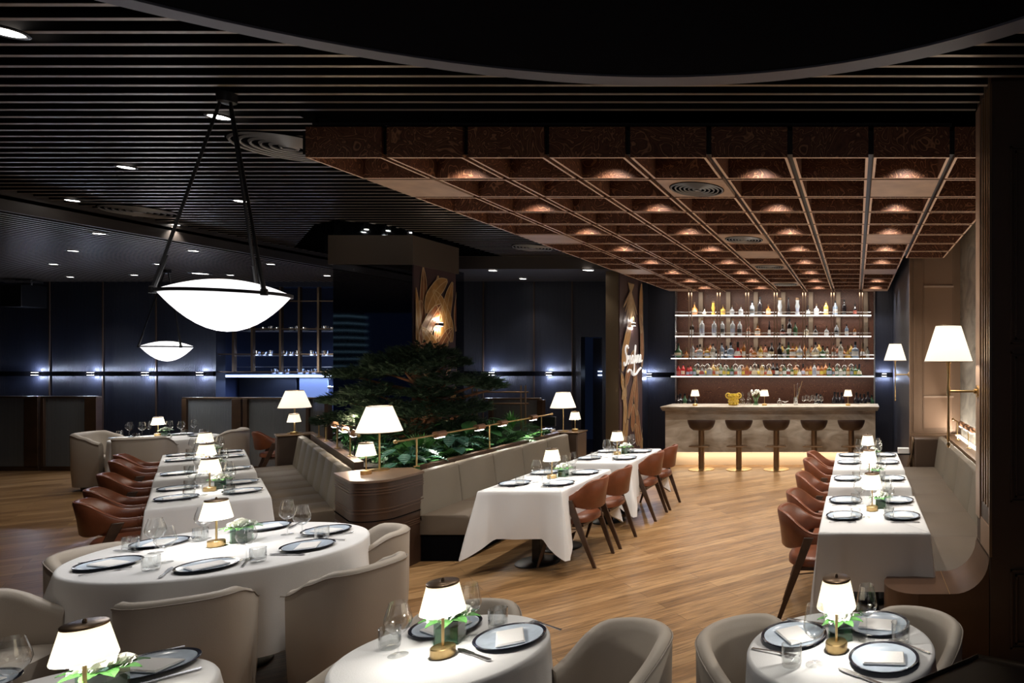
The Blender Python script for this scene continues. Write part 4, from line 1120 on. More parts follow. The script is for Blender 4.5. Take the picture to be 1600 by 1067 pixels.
def broad(name, n, L, seed, m, stripe=True):
    rd = random.Random(seed); b = MB()
    for i in range(n):
        a = rd.uniform(0, 2 * PI); el = rd.uniform(.5, 1.3); st = Vector((math.cos(a) * math.cos(el), math.sin(a) * math.cos(el), math.sin(el))) * L * rd.uniform(.5, .9)
        b.m = 0; b.tube([Vector((0, 0, 0)), st * .6 + Vector((0, 0, .02)), st], .004, 5)
        d = Vector((math.cos(a), math.sin(a), rd.uniform(-.3, .2))); leaf_blade(b, st, d, L * .55, L * .17, .35, 7)
        if stripe:
            b.m = 1; sd = d.cross(Vector((0, 0, 1))).normalized()
            for k in range(1, 6):
                t = k / 6.5; p = st + d.normalized() * L * .55 * t + Vector((0, 0, -.35 * L * .55 * t * t + .004)); wd = L * .17 * math.sin(PI * (.08 + .9 * t)) * .85
                for s in (-1, 1):
                    q = p + sd * s * wd + d.normalized() * .02 + Vector((0, 0, L * .17 * .15 + .002)); b.quad(p, p + d * .012, q + d * .004, q)
    return b.build(name, [m, M['leafpale']], smooth=60)
def pl(o, x, y, z, label, cat='plant', sc_=1):
    o.location = (x, y, z); o.scale = (sc_,) * 3; tag(o, label, cat, 'green plants in the planter')
R_ = lambda u, y: (u - VX) * y / F
lst = [('fern', 640, 6.95, .34, 'leaf', 'green fern just behind the apex cabinet lamps, right of the tall lamp stem'), ('broad', 636, 6.86, .30, 'leaf3', 'striped broad-leaf plant low behind the first rail post'), ('palm', 655, 7.3, .42, 'leaf2', 'bright fan palm behind the middle of the right rail start'),
       ('fern', 680, 7.15, .34, 'leaf', 'dark fern below the first rail spot head'), ('broad', 704, 7.7, .36, 'leaf3', 'striped broad-leaf plant below the tree trunk, right side'), ('fern', 720, 7.55, .34, 'leaf2', 'mid green fern below the second rail spot head'), ('broad', 742, 8.6, .50, 'leaf', 'large broad-leaf plant right of the tree trunk'),
       ('fern', 750, 8.1, .38, 'leaf', 'dark fern behind the second rail post'), ('palm', 770, 8.6, .45, 'leaf', 'dark fan palm between the second and third spot heads'), ('fern', 812, 8.95, .50, 'leaf2', 'bright arching fern under the last rail spot heads'), ('palm', 797, 9.1, .55, 'leaf2', 'bright spreading palm near the far end of the right rail'), ('fern', 835, 9.4, .42, 'leaf', 'dark fern beside the order terminal')]
for i, (k, u, y, L_, mm, lb) in enumerate(lst):
    fn = {'fern': fern, 'palm': palm, 'broad': broad}[k]
    nm = {'fern': 'potted_fern', 'palm': 'fan_palm', 'broad': 'striped_plant'}[k]
    o = fn(nm, {'fern': 15, 'palm': 10, 'broad': 13}[k], L_, i, M[mm]) if k != 'broad' else broad(nm, 13, L_, i, M[mm], mm == 'leaf3')
    x = min(R_(u, y), -4.68); pl(o, x, y, .80, lb)
lf = [('broad', 8.75, 1.62, .32, 'leaf3', 'striped broad-leaf plant just left of the small cabinet lamp'), ('fern', 9.15, 1.55, .36, 'leaf', 'dark fern behind the left rail nearest the cabinet'), ('fern', 9.7, 1.6, .4, 'leaf3', 'blue green fern behind the left rail middle'), ('palm', 10.2, 1.7, .45, 'leaf', 'fan palm behind the left rail copper heads'),
      ('fern', 10.8, 1.6, .42, 'leaf', 'dark fern toward the far end of the left rail'), ('broad', 10.9, 1.5, .38, 'leaf', 'large grey green broad-leaf plant near the far left lamp'), ('broad', 9.4, 2.0, .45, 'leaf', 'leafy plant filling the planter in front of the tree trunk, left'), ('fern', 9.5, 2.35, .4, 'leaf', 'dark fern at the foot of the tree trunk'), ('broad', 10.1, 2.2, .45, 'leaf3', 'striped plant left of the tree trunk'), ('fern', 10.9, 2.1, .5, 'leaf3', 'tall fern left of the tree')]
for i, (k, s, t, L_, mm, lb) in enumerate(lf):
    fn = {'fern': fern, 'palm': palm, 'broad': broad}[k]; nm = {'fern': 'potted_fern', 'palm': 'fan_palm', 'broad': 'striped_plant'}[k]
    o = fn(nm, {'fern': 15, 'palm': 10}[k], L_, 40 + i, M[mm]) if k != 'broad' else broad(nm, 13, L_, 40 + i, M[mm], mm == 'leaf3')
    x, y = ST(s, t); pl(o, x, y, .80, lb)
b = MB(); rd = random.Random(2)
for i in range(5000):
    y = rd.uniform(6.75, 10.2); x = rd.uniform(-8.2, -4.45)
    if (x + y) / math.sqrt(2) < 1.36 or x > -4.52 or (x < -6.1 and y > 9.15): continue
    leaf_blade(b, (x, y, .80), (rd.uniform(-1, 1), rd.uniform(-1, 1), rd.uniform(.3, 1.5)), rd.uniform(.06, .14), .012, .3, 2)
tag(b.build('ground_leaves', M['leaf'], smooth=0), 'low green ground cover over the planter soil', 'ground cover', kind='stuff')

# ------------------------------------------------------------------ bench end trim at the right
r = thing('bench_end', 'curved brown wood end of the right banquette with a rounded seat tip', 'bench end', (.5, 4.4, 0))
b = MB(); Y0, Y1 = -.20, .26; prof = []
top = [(-.10 + .0, .457), (.10, .457)] + [(.12 + .23 * math.sin(a), .687 - .23 * math.cos(a)) for a in [math.radians(k * 9) for k in range(1, 11)]]
thick = [(x - (0 if i < 2 else .0), z) for i, (x, z) in enumerate(top)]
rr = []
for i, (x, z) in enumerate(top):
    rr.append([(x, Y0, z), (x, Y1, z)])
b.rings(rr, closed=False)
# front skirt under the curve
bv = []
for (x, z) in top: bv.append((x, z))
b.rings([[(x, Y0, z) for x, z in bv], [(x, Y0, 0) for x, z in bv]], closed=False)
half = [(-.10 + .21 * math.cos(a), .03 + .23 * math.sin(a)) for a in [math.radians(90 + k * 12) for k in range(16)]]
b.m = 0; b.f([b.v((x, y, .457)) for x, y in half])
b.rings([[(x, y, .457) for x, y in half], [(x, y, 0) for x, y in half]], closed=False)
b.build('shell', mat('brown lacquered wood', (.10, .052, .030), .3, noise=.15, nscale=4), r, smooth=50)
b = MB(); b.box(.098, .102, Y0 - .001, Y1, .4572, .4580); b.build('inlay', M['brass'], r, smooth=0)
b = MB(); b.box(1.295, 1.515, 4.7, 9.56, .0, .86)
tag(b.build('wall_ledge', M['bronze'], smooth=0), 'bronze ledge between the right banquette back and the papered wall', 'ledge')
b = MB(); b.box(1.47, 1.50, 4.8, 9.5, .862, .875); b.build('x', M['led']) if False else None
b.bm.clear(); b.box(1.44, 1.50, 4.9, 9.5, .861, .868); tag(b.build('ledge_light', M['led'], smooth=0), 'glowing light strip along the foot of the papered wall', 'light strip')
lamp('AREA', (1.42, 7.4, .90), 22, NEUTRAL, (.06, 4.2), (PI, math.radians(-25), 0), name='ledge_glow')
light_rail((1.36, 9.2, 0), (1.38, 6.2, 0), 1.12, [.35, 1.2, 2.2], [.7, 1.05, 1.4, 2.0], 'brass rail with round spot heads above the right wall ledge')
# far bench end: dark box with curved cheek, stack of linen
r = thing('service_cabinet', 'dark service cabinet with rounded cheek closing the far end of the right banquette', 'cabinet', (1.0, 9.4, 0))
b = MB(); b.box(-.18, .3, -.12, .1, 0, .85); b.build('body', M['bronzedark'], r, bevel=.03)
b = MB(); b.rings([[(-.20 - .22 * (1 - math.sin(a)), yy, .30 + .0 + .55 * (1 - math.cos(a))) for a in [PI / 2 * k / 10 for k in range(11)]] for yy in (-.12, .1)], closed=False); b.build('cheek', M['brassdark'], r, solid=.015)
b = MB(); b.box(-.62, -.19, -.05, .1, .60, .62); b.build('shelf', M['black'], r, smooth=0)
for i in range(5):
    b = MB(); b.box(-.08, .08, -.06, .06, 0, .014); o = b.build('folded_napkin', M['napkin'], bevel=.004); o.location = (.68, 9.40, .621 + .0145 * i)
    tag(o, 'folded white napkin in the stack on the service cabinet, %s from the bottom' % ORD[i], 'napkin', 'stack of napkins at the far bench end')

# wall lamps on long stems
def make_walllamp():
    r = thing('wall_lamp', 'x', 'wall lamp')      # origin on the wall plate, arm runs to -x
    b = MB(); b.cyl((0, 0, 0), (-.012, 0, 0), .042, 28); b.cyl((-.012, 0, 0), (-.03, 0, 0), .018, 16); b.build('wall_plate', M['brass'], r)
    b = MB(); b.cyl((-.02, 0, 0), (-.205, 0, 0), .008, 12); b.build('arm', M['brass'], r)
    b = MB(); b.lathe([(.0, -.39), (.007, -.39), (.013, -.375), (.013, -.365), (.006, -.352), (.011, -.34), (.007, -.10), (.007, -.03), (.013, -.03), (.013, .03), (.009, .035), (.013, .19), (.02, .20), (.02, .21)], 18, (-.205, 0, 0)); b.build('stem', M['brass'], r)
    b = MB(); b.lathe([(.166, .205), (.167, .209), (.088, .455), (.086, .455), (.164, .209)], 48, (-.205, 0, 0), False, False); b.build('shade', M['shadebig'], r, smooth=50)
    b = MB(); b.tube([(-.205 + .167 * math.cos(2 * PI * k / 40), .167 * math.sin(2 * PI * k / 40), .207) for k in range(40)], .003, 6, True); b.build('shade_ring', M['brassdark'], r); b = MB(); b.tube([(-.205 + .087 * math.cos(2 * PI * k / 40), .087 * math.sin(2 * PI * k / 40), .455) for k in range(40)], .003, 6, True); b.build('shade_ring', M['brassdark'], r)
    return r
wk = Kind(make_walllamp())
wk.put((.85, 4.585, 1.73), 0, 'large brass wall lamp with white shade on the bronze pilaster', 'wall lamps on the right')
lamp('POINT', (.645, 4.585, 2.05), 9, NEUTRAL, .04, name='wall_lamp_bulb')
wk.put((.79, 9.75, 1.73), 0, 'smaller-looking far wall lamp with white shade beside the end block near the bar', 'wall lamps on the right')
lamp('POINT', (.585, 9.75, 2.05), 9, NEUTRAL, .04, name='wall_lamp_bulb')

# pendants
def pendant(x, y, zr, zc, label, R=.322, pw=22):
    r = thing('bowl_pendant', label, 'pendant light', (x, y, zr))
    b = MB(); pr = []
    for k in range(11):
        a = PI / 2 * k / 10; pr.append((R * math.sin(a), -.245 * (math.cos(a) ** 1.0)))
    pr[-1] = (R, 0); pr = [(q[0], -.245 * (1 - (q[0] / R) ** 2)) for q in pr]
    b.lathe(pr, 64, (0, 0, 0), True, False); b.build('lower_bowl', M['bowl'], r, smooth=60)
    pr = [(R * .985 * k / 10, (.012) + .085 * (1 - (k / 10) ** 2)) for k in range(10, -1, -1)]
    b = MB(); b.lathe(pr, 64, (0, 0, 0), False, True); b.build('upper_bowl', M['bowl'], r, smooth=60)
    b = MB(); b.lathe([(R - .005, -.008), (R + .012, -.008), (R + .012, .012), (R - .005, .012)], 64, (0, 0, 0), False, False)
    for k in range(3):
        a = 2 * PI * k / 3 + 1.83; b.lathe([(.02, -.016), (.02, .022), (.01, .03)], 12, ((R + .012) * math.cos(a), (R + .012) * math.sin(a), 0))
    b.build('rim', M['black'], r, smooth=40)
    for k in range(3):
        a = 2 * PI * k / 3 + 1.83; b = MB(); b.cyl(((R + .012) * math.cos(a), (R + .012) * math.sin(a), .01), (.03 * math.cos(a), .03 * math.sin(a), zc - zr - .05), .009, 8)
        b.cyl(((R + .012) * math.cos(a), (R + .012) * math.sin(a), .01), ((R + .012) * math.cos(a) * .83, (R + .012) * math.sin(a) * .83, (zc - zr) * .17), .013, 8); b.build('rod', M['black'], r)
    b = MB(); b.lathe([(.03, -.07), (.05, -.06), (.055, -.02), (.055, 0)], 20, (0, 0, zc - zr)); b.build('ceiling_rose', M['black'], r)
    lamp('POINT', (x, y, zr - .33), pw, (.95, .96, 1), .3, name='pendant_light')
pendant(-4.13, 4.33, 2.38, CZ, 'large lens shaped opal pendant on three black rods')
pendant(-11.75, 11.25, 2.17, LZ, 'smaller-looking far opal pendant hanging left of the large one')

pendant(-1.2, -1.6, 2.95, CZ, 'added unseen opal pendant behind the viewer', .4, 20)  # added out of view to brighten surfaces facing the camera
lamp('POINT', (-5.7, 7.5, 1.15), 9, WARM, .05, name='added_tree_fill')  # added fill lamp that lifts the dark tree
for q, (x, y, z) in enumerate(((-5.7, 7.5, 1.09), (-6.3, 8.3, 1.14))):  # invented fixtures, added to give the tree fill lamps a body
    r = thing('added_garden_spot', 'added small black spike light among the planter leaves, %s' % ('nearer the cabinet' if q == 0 else 'by the tree foot'), 'added garden light', (x, y, .80), 0, 'added spike lights in the planter')
    b = MB(); b.cyl((0, 0, 0), (0, 0, z - .86), .006, 6); b.cyl((0, 0, z - .86), (0, 0, z - .80), .025, 12, .03); b.build('body', M['black'], r)
lamp('POINT', (-6.3, 8.3, 1.2), 9, WARM, .05, name='added_tree_fill')  # second added fill lamp, by the tree foot
for i, (x, y) in enumerate(((-7.25, 8.95), (-7.0, 8.85), (-6.75, 8.7), (-6.5, 8.6), (-6.3, 8.8), (-6.1, 9.1))):
    r = thing('track_spot', 'small track spotlight in the mirrored ceiling recess, %s from the left' % ORD[i], 'spotlight', (x, y, 3.86), 0, 'track spots in the mirrored recess')
    b = MB(); b.cyl((0, 0, .02), (0, 0, .12), .03, 14); b.cyl((0, 0, .12), (0, 0, .47), .006, 6); b.build('body', M['black'], r)
    b = MB(); b.lathe([(.028, .019), (0, .018)], 14, (0, 0, 0), False, True); b.build('lens', M['ledwhite'], r)
for i, (x, y, pw, lb) in enumerate(((.0, 2.75, 60, 'front right'), (-1.6, 2.85, 60, 'front middle'), (-2.75, 2.1, 22, 'front left'))):
    dn.put((x, y, CZ - .03), 0, 'recessed downlight in the round ceiling drum above the %s table' % lb, 'recessed downlights', 1)
    lamp('SPOT', (x, y, CZ - .06), pw, NEUTRAL, .05, (0, 0, 0), math.radians(46), .6, name='downlight_beam')
# speaker box at the far left
r = thing('wall_speaker', 'dark hanging loudspeaker box near the far left ceiling', 'speaker', (-15.9, 12.6, 2.95))
b = MB(); b.box(-.2, .2, -.2, .2, 0, .42); b.build('box', M['black'], r, bevel=.01)
b = MB(); b.box(-.25, .25, -.1, .1, .46, .5); b.cyl((-.15, 0, .42), (-.15, 0, .54), .015); b.cyl((.15, 0, .42), (.15, 0, .54), .015); b.build('bracket', M['steel'], r, smooth=0)
# night tower seen in the mirror
r = thing('night_tower', 'lit glass tower of balconies reflected in the mirrored column', 'building', (-116, -131, 0))
b = MB(); b.box(-2.6, 2.6, -2.6, 2.6, -1, 19); b.build('core', mat('tower core', (.02, .03, .05), .3), r, smooth=0)
b = MB()
for k in range(12): b.box(-3, 3, -3, 3, .4 + 1.6 * k, .65 + 1.6 * k)
b.build('balcony_slabs', emit('slab light', (.45, .75, .85), .12), r, smooth=0)

# ================================================================== CHAIRS
def make_barrel(half=.25, sq=2.0, top=.74, arm=.60):
    r = thing('barrel_chair', 'x', 'armchair')       # opens toward +x
    path = []
    for k in range(5): path.append((.17 - .17 * k / 5, half, 0, 1))
    N = 22
    for k in range(N + 1):
        a = PI / 2 + PI * k / N; c_, s_ = math.cos(a), math.sin(a); q = 2 / sq
        path.append((half * 1.02 * (-abs(c_) ** q), half * (abs(s_) ** q) * (1 if s_ >= 0 else -1), c_, s_))
    for k in range(4, -1, -1): path.append((.17 - .17 * k / 5, -half, 0, -1))
    n = len(path); nm = []
    for i in range(n):
        a, c = path[max(i - 1, 0)], path[min(i + 1, n - 1)]; d = Vector((c[0] - a[0], c[1] - a[1], 0)).normalized(); nm.append(Vector((d.y, -d.x, 0)) * 1)
    if nm[n // 2].x > 0: nm = [-v for v in nm]
    rr, pipe, seam = [], [], []
    for i, (x, y, _, _) in enumerate(path):
        f = abs(i - (n - 1) / 2) / ((n - 1) / 2); zt = top - (top - arm) * sstep(.42, .98, f)
        endq = sstep(.9, 1.0, f) * .03
        P = Vector((x, y, 0)); o = nm[i]; t = .068
        sec = [(-.018, .055), (-.004, .30), (0, zt - .03), (-.010, zt - .006), (-.034, zt + .004), (-.056, zt - .008), (-t, zt - .045), (-t - .006, .45), (-t, .36), (-t, .055)]
        rr.append([tuple(P + o * (dx) + Vector((-(endq if i in (0, n - 1) else 0), 0, z))) for dx, z in sec])
        pipe.append(tuple(P + o * .001 + Vector((0, 0, zt - .022))))
    b = MB(); b.rings(rr); b.build('shell', M['cream'], r, smooth=55)
    b = MB(); b.tube(pipe, .0035, 6); b.build('piping', M['piping'], r)
    b = MB(); rr = []
    hs = half - .062
    for dz, q in ((.30, .0), (.40, .0), (.425, .01), (.435, .035)):
        rr.append([(max(-hs, min(.20, (.03 + (.19 - q) * (abs(math.cos(a)) ** .6) * (1 if math.cos(a) > 0 else -1)))), (hs - q) * (abs(math.sin(a)) ** .7) * (1 if math.sin(a) > 0 else -1), dz) for a in [2 * PI * k / 32 for k in range(32)]])
    b.rings(rr); b.build('seat_cushion', M['cream'], r, smooth=55)
    b = MB(); b.lathe([(half - .06, 0), (half - .05, .056)], 32); b.build('plinth', M['black'], r)
    return r
bk = Kind(make_barrel()); bw = Kind(make_barrel(.26, 2.9, .745, .62))
def barrel(kind, x, y, tx, ty, label, group, s=1):
    kind.put((x, y, 0), math.atan2(ty - y, tx - x), label, group, s)

def make_armchair():
    r = thing('leather_armchair', 'x', 'dining chair')   # faces +x
    path = []; N = 20; hw = .245
    for k in range(6): path.append((.20 - .20 * k / 6, hw - .006 * (5 - k) / 5))
    for k in range(N + 1):
        a = PI / 2 + PI * k / N; path.append((.25 * math.cos(a), hw * math.sin(a)))
    for k in range(5, -1, -1): path.append((.20 - .20 * k / 6, -hw + .006 * (5 - k) / 5))
    n = len(path); rr = []; pipe = []
    for i, (x, y) in enumerate(path):
        a, c = path[max(i - 1, 0)], path[min(i + 1, n - 1)]; d = Vector((c[0] - a[0], c[1] - a[1], 0)).normalized(); o = Vector((d.y, -d.x, 0)); 
        if o.dot(Vector((x - .05, y, 0))) < 0: o = -o
        f = abs(i - (n - 1) / 2) / ((n - 1) / 2)
        w_ = 1 - sstep(.22, .62, f)
        zt = .665 + .145 * w_; zb = .585 - .055 * w_; th = .022 if f < .95 else .016; lean = .035 * w_
        P = Vector((x, y, 0)); m_ = (zt + zb) / 2
        sec = []
        for (s_, z, l) in ((1, zb + .012, 0), (1, m_, lean * .4), (1, zt - .015, lean), (.5, zt, lean), (-.5, zt, lean), (-1, zt - .015, lean), (-1, m_, lean * .4), (-1, zb + .012, 0), (-.5, zb, 0), (.5, zb, 0)):
            sec.append(tuple(P + o * (s_ * th + l) + Vector((0, 0, z))))
        rr.append(sec); pipe.append(tuple(P + o * (lean + th * .7) + Vector((0, 0, zt - .004))))
    b = MB(); b.rings(rr); b.build('back_and_arms', M['tan'], r, smooth=60)
    b = MB(); b.tube(pipe, .004, 6)
    b.build('piping', M['tan_thread'], r)
    for s_ in (-1, 1):
        b = MB()
        for k in range(6): b.lathe([(.001, 0)], 3) if False else b.tube([(.06 + .022 * k, s_ * hw + .027 * math.cos(t), .625 + .048 * math.sin(t)) for t in [2 * PI * q / 14 for q in range(14)]], .0022, 5, True)
        b.build('arm_stitching', M['tan_thread'], r)
    b = MB(); rr = []
    for dz, q in ((.405, .02), (.415, .0), (.45, .0), (.468, .012), (.476, .045)):
        rr.append([(.02 + (.235 - q) * (abs(math.cos(a)) ** .7) * (1 if math.cos(a) > 0 else -1), (.235 - q) * (abs(math.sin(a)) ** .75) * (1 if math.sin(a) > 0 else -1), dz) for a in [2 * PI * k / 36 for k in range(36)]])
    b.rings(rr); b.build('seat', M['tan'], r, smooth=60)
    b = MB(); b.box(-.16, .17, -.20, .20, .375, .405); b.build('seat_frame', M['walnut'], r, bevel=.005)
    for s_ in (-1, 1):
        b = MB(); b.bar((-.28, s_ * .235, 0), (-.045, s_ * .264, .64), .032, .024, .072, .026); b.build('leg', M['walnut'], r, bevel=.005)
        b = MB(); b.bar((.26, s_ * .225, 0), (.13, s_ * .215, .41), .024, .024, .045, .030); b.build('leg', M['walnut'], r, bevel=.005)
        b = MB(); b.bar((-.16, s_ * .24, .36), (.15, s_ * .22, .38), .03, .022, .03, .022); b.build('side_rail', M['walnut'], r)
    return r
ak = Kind(make_armchair())

# ================================================================== TABLES, CLOTHS
def cloth_mesh(outline, drop, extra, flare, seed, rip=.014, zt=.755):
    """outline: list of (x, y, nx, ny, cornerweight)"""
    rd = random.Random(seed); ph = [rd.uniform(0, 6.28) for _ in range(4)]; n = len(outline)
    b = MB(); rows = []
    inner = [(x - nx * .012, y - ny * .012, zt) for x, y, nx, ny, c in outline]
    rows.append(inner)
    T = [0, .02, .08, .2, .35, .5, .65, .8, .92, 1]
    for t in T:
        row = []
        for i, (x, y, nx, ny, c) in enumerate(outline):
            s = i / n * 2 * PI
            wv = rip * (math.sin(9 * s + ph[0]) + .7 * math.sin(17 * s + ph[1]) + .4 * math.sin(29 * s + ph[2]))
            dr = drop + c * extra; off = .004 + (.012 + wv) * min(1, t * 1.6) + flare * c * t ** 1.1
            if t == 0: off = 0
            zz = zt - .004 - dr * t
            row.append((x + nx * off, y + ny * off, zz))
        rows.append(row)
    R = [[b.v(p) for p in r] for r in rows]
    for A, B in zip(R, R[1:]):
        for j in range(n): b.f([A[j], A[(j + 1) % n], B[(j + 1) % n], B[j]])
    b.f(R[0]); return b
def rect_outline(hx, hy, n=36, rc=.018):
    pts = []
    segs = [((hx, -hy), (hx, hy), (1, 0)), ((hx, hy), (-hx, hy), (0, 1)), ((-hx, hy), (-hx, -hy), (-1, 0)), ((-hx, -hy), (hx, -hy), (0, -1))]
    for (a, c, nn) in segs:
        L_ = math.hypot(c[0] - a[0], c[1] - a[1])
        for k in range(n):
            t = (k + .5) / n; t = .5 - .5 * math.cos(PI * t); x = a[0] + (c[0] - a[0]) * t; y = a[1] + (c[1] - a[1]) * t
            d = min(t, 1 - t) * L_; cw = max(0, 1 - d / .17) ** 1.3
            m_ = max(0, 1 - d / .09)
            qx, qy = (a if t < .5 else c); qn = Vector((math.copysign(1, qx), math.copysign(1, qy), 0)).normalized()
            nv = (Vector((nn[0], nn[1], 0)) * (1 - m_ * .8) + qn * m_ * .8).normalized()
            pts.append((x, y, nv.x, nv.y, cw))
    return pts
def ell_outline(rx, ry, n=160, lobes=8, ph=0):
    out = []
    for k in range(n):
        a = 2 * PI * k / n; nv = Vector((math.cos(a) / rx, math.sin(a) / ry, 0)).normalized()
        out.append((rx * math.cos(a), ry * math.sin(a), nv.x, nv.y, max(0, math.sin(lobes * a + ph)) ** 1.5))
    return out
def dining_table(x, y, rot, hx, hy, label, group, round_=False):
    r = thing('dining_table', label, 'table', (x, y, 0), rot, group)
    b = MB()
    if round_: b.lathe([(0, .71), (1, .71), (1, .742), (0, .742)], 48, sx=hx - .012, sy=hy - .012)
    else: b.box(-hx + .012, hx - .012, -hy + .012, hy - .012, .71, .742)
    b.build('tabletop', M['walnut'], r)
    cols = [0] if (round_ or hy < .45) else [-hy * .42, hy * .42]
    for c in cols:
        b = MB(); b.box(-.04, .04, c - .04, c + .04, .02, .71); b.build('column', M['black'], r, bevel=.004)
    b = MB()
    pr = [(0, .022), (.9, .022), (1, .010), (1, .0), (0, .0)][::-1]
    if round_: b.lathe(pr, 40, sx=.22, sy=.22)
    elif len(cols) == 1: b.lathe(pr, 40, sx=.26, sy=.22)
    else:
        for c in cols: b.lathe(pr, 40, (0, c, 0), sx=.20, sy=.2)
    b.build('base_plate', M['black'], r, smooth=50)
    return r

# ================================================================== TABLEWARE
def make_plate():
    b = MB(); b.m = 0
    b.lathe([(0, .004), (.095, .004), (.118, .010), (.1275, .0155)], 56, (0, 0, 0), True, False)
    b.m = 1; b.lathe([(.1275, .0155), (.139, .019), (.141, .0165), (.125, .007), (.085, 0), (0, 0)], 56, (0, 0, 0), False, True)
    return b.build('dinner_plate', [M['plate'], M['platerim']], smooth=60)
def make_napkin():
    b = MB(); rr = []
    for z, q in ((0, .003), (.002, 0), (.006, 0), (.008, .004)):
        rr.append([(-.055 + q, -.085 + q, z), (.055 - q, -.08 + q, z), (.052 - q, .085 - q, z + .001), (-.052 + q, .082 - q, z)])
    b.rings(rr); b.box(-.05, .05, -.078, .078, .0085, .010); return b.build('folded_napkin', M['napkin'], smooth=30, bevel=.002)
def make_fork():
    b = MB(); b.rings([[(x - wd, -.0 + y, z), (x + wd, y, z), (x + wd, y, z + .0025), (x - wd, y, z + .0025)] for x, y, z, wd in ((0, -.10, .002, .006), (0, -.07, .003, .005), (0, 0, .006, .003), (0, .03, .005, .004), (0, .045, .003, .012), (0, .06, .003, .012))])
    for k in range(4):
        x = -.0095 + .0063 * k; b.box(x - .0016, x + .0016, .06, .10, .004, .006)
    return b.build('fork', M['steel'], smooth=50)
def make_knife():
    b = MB(); b.rings([[(-wd, y, .002), (wd, y, .002), (wd, y, .006), (-wd, y, .006)] for y, wd in ((-.11, .006), (-.10, .008), (-.01, .006), (0, .006), (.01, .010), (.08, .011), (.105, .003))])
    return b.build('knife', M['steel'], smooth=50)
def make_tumbler():
    b = MB(); n = 48; rr = []
    for r_, z in ((.030, 0), (.036, .004), (.0385, .02), (.0395, .085), (.0375, .086), (.0345, .02), (.0, .016)):
        rr.append([((r_ * (1 + (.02 if k % 2 else 0) * (1 if z < .07 else 0))) * math.cos(2 * PI * k / n), (r_ * (1 + (.02 if k % 2 else 0) * (1 if z < .07 else 0))) * math.sin(2 * PI * k / n), z) for k in range(n)])
    b.rings(rr, True, True, False); return b.build('tumbler', M['tumbler'], smooth=25)
def make_posy():
    r = thing('flower_vase', 'x', 'flower vase'); b = MB(); b.box(-.04, .04, -.04, .04, 0, .085); 
    b.build('vase', M['vase'], r, smooth=0)
    b = MB(); b.box(-.036, .036, -.036, .036, .004, .06); b.build('moss', mat('moss filling', (.045, .085, .055), .5, noise=.4, nscale=30), r, smooth=0)
    b = MB(); rd = random.Random(4)
    for (x, y, R) in ((0, 0, .052), (.035, .02, .035), (-.035, -.015, .037)):
        flower_head(b, (x, y, .088), R, 70, rd.randint(0, 99))
        b.lathe([(.002, 0), (R * .5, R * .2), (R * .45, R * .6), (.002, R * .7)], 10, (x, y, .09))
    b.build('petals', M['petal'], r, smooth=0)
    b = MB()
    for k in range(9):
        a = 2 * PI * k / 9; leaf_blade(b, (.02 * math.cos(a), .02 * math.sin(a), .085), (math.cos(a), math.sin(a), .35), .085, .020, .35, 5)
    b.build('leaves', M['leaf2'], r, smooth=60)
    return r
class One:
    def __init__(s, o): s.o = o; s.used = False
    def put(s, loc, rot, label, cat, group):
        c = s.o
        if s.used: c = s.o.copy(); COL.objects.link(c)
        s.used = True; c.location = loc; c.rotation_euler = (0, 0, rot); tag(c, label, cat, group); return c
K = dict(plate=One(make_plate()), napkin=One(make_napkin()), fork=One(make_fork()), knife=One(make_knife()), tumbler=One(make_tumbler()))
posy = Kind(make_posy())
TZ = .757
def setting(x, y, ang, where, tname, cut=True, nap=.4):
    """ang: direction from the plate toward the diner"""
    K['plate'].put((x, y, TZ), ang, 'dark-rimmed dinner plate, %s of the %s' % (where, tname), 'plate', 'plates on the ' + tname)
    K['napkin'].put((x, y, TZ + .006), ang + nap, 'folded white napkin, %s of the %s' % (where, tname), 'napkin', 'napkins on the ' + tname)
    if cut:
        o = Vector((math.cos(ang), math.sin(ang), 0)); rt = Vector((o.y, -o.x, 0)) * -1
        for nm, s in (('fork', 1), ('knife', -1)):
            p = Vector((x, y, 0)) + rt * s * .165 + o * .01
            K[nm].put((p.x, p.y, TZ), ang + PI / 2, 'polished %s, %s of the %s' % (nm, where, tname), nm, nm + 's on the ' + tname)
def wineg(x, y, k, where, tname):
    wine[k].put((x, y, TZ), random.uniform(0, 6), 'wine glass, %s of the %s' % (where, tname), 'wine glasses on the ' + tname)
def tumb(x, y, where, tname):
    K['tumbler'].put((x, y, TZ), random.uniform(0, 6), 'ribbed water tumbler, %s of the %s' % (where, tname), 'glass', 'tumblers on the ' + tname)
def put_posy(x, y, tname, rot=.4, s=1): posy.put((x, y, TZ), rot, 'white flowers in a square glass vase on the %s' % tname, 'flower vases on the tables', s)

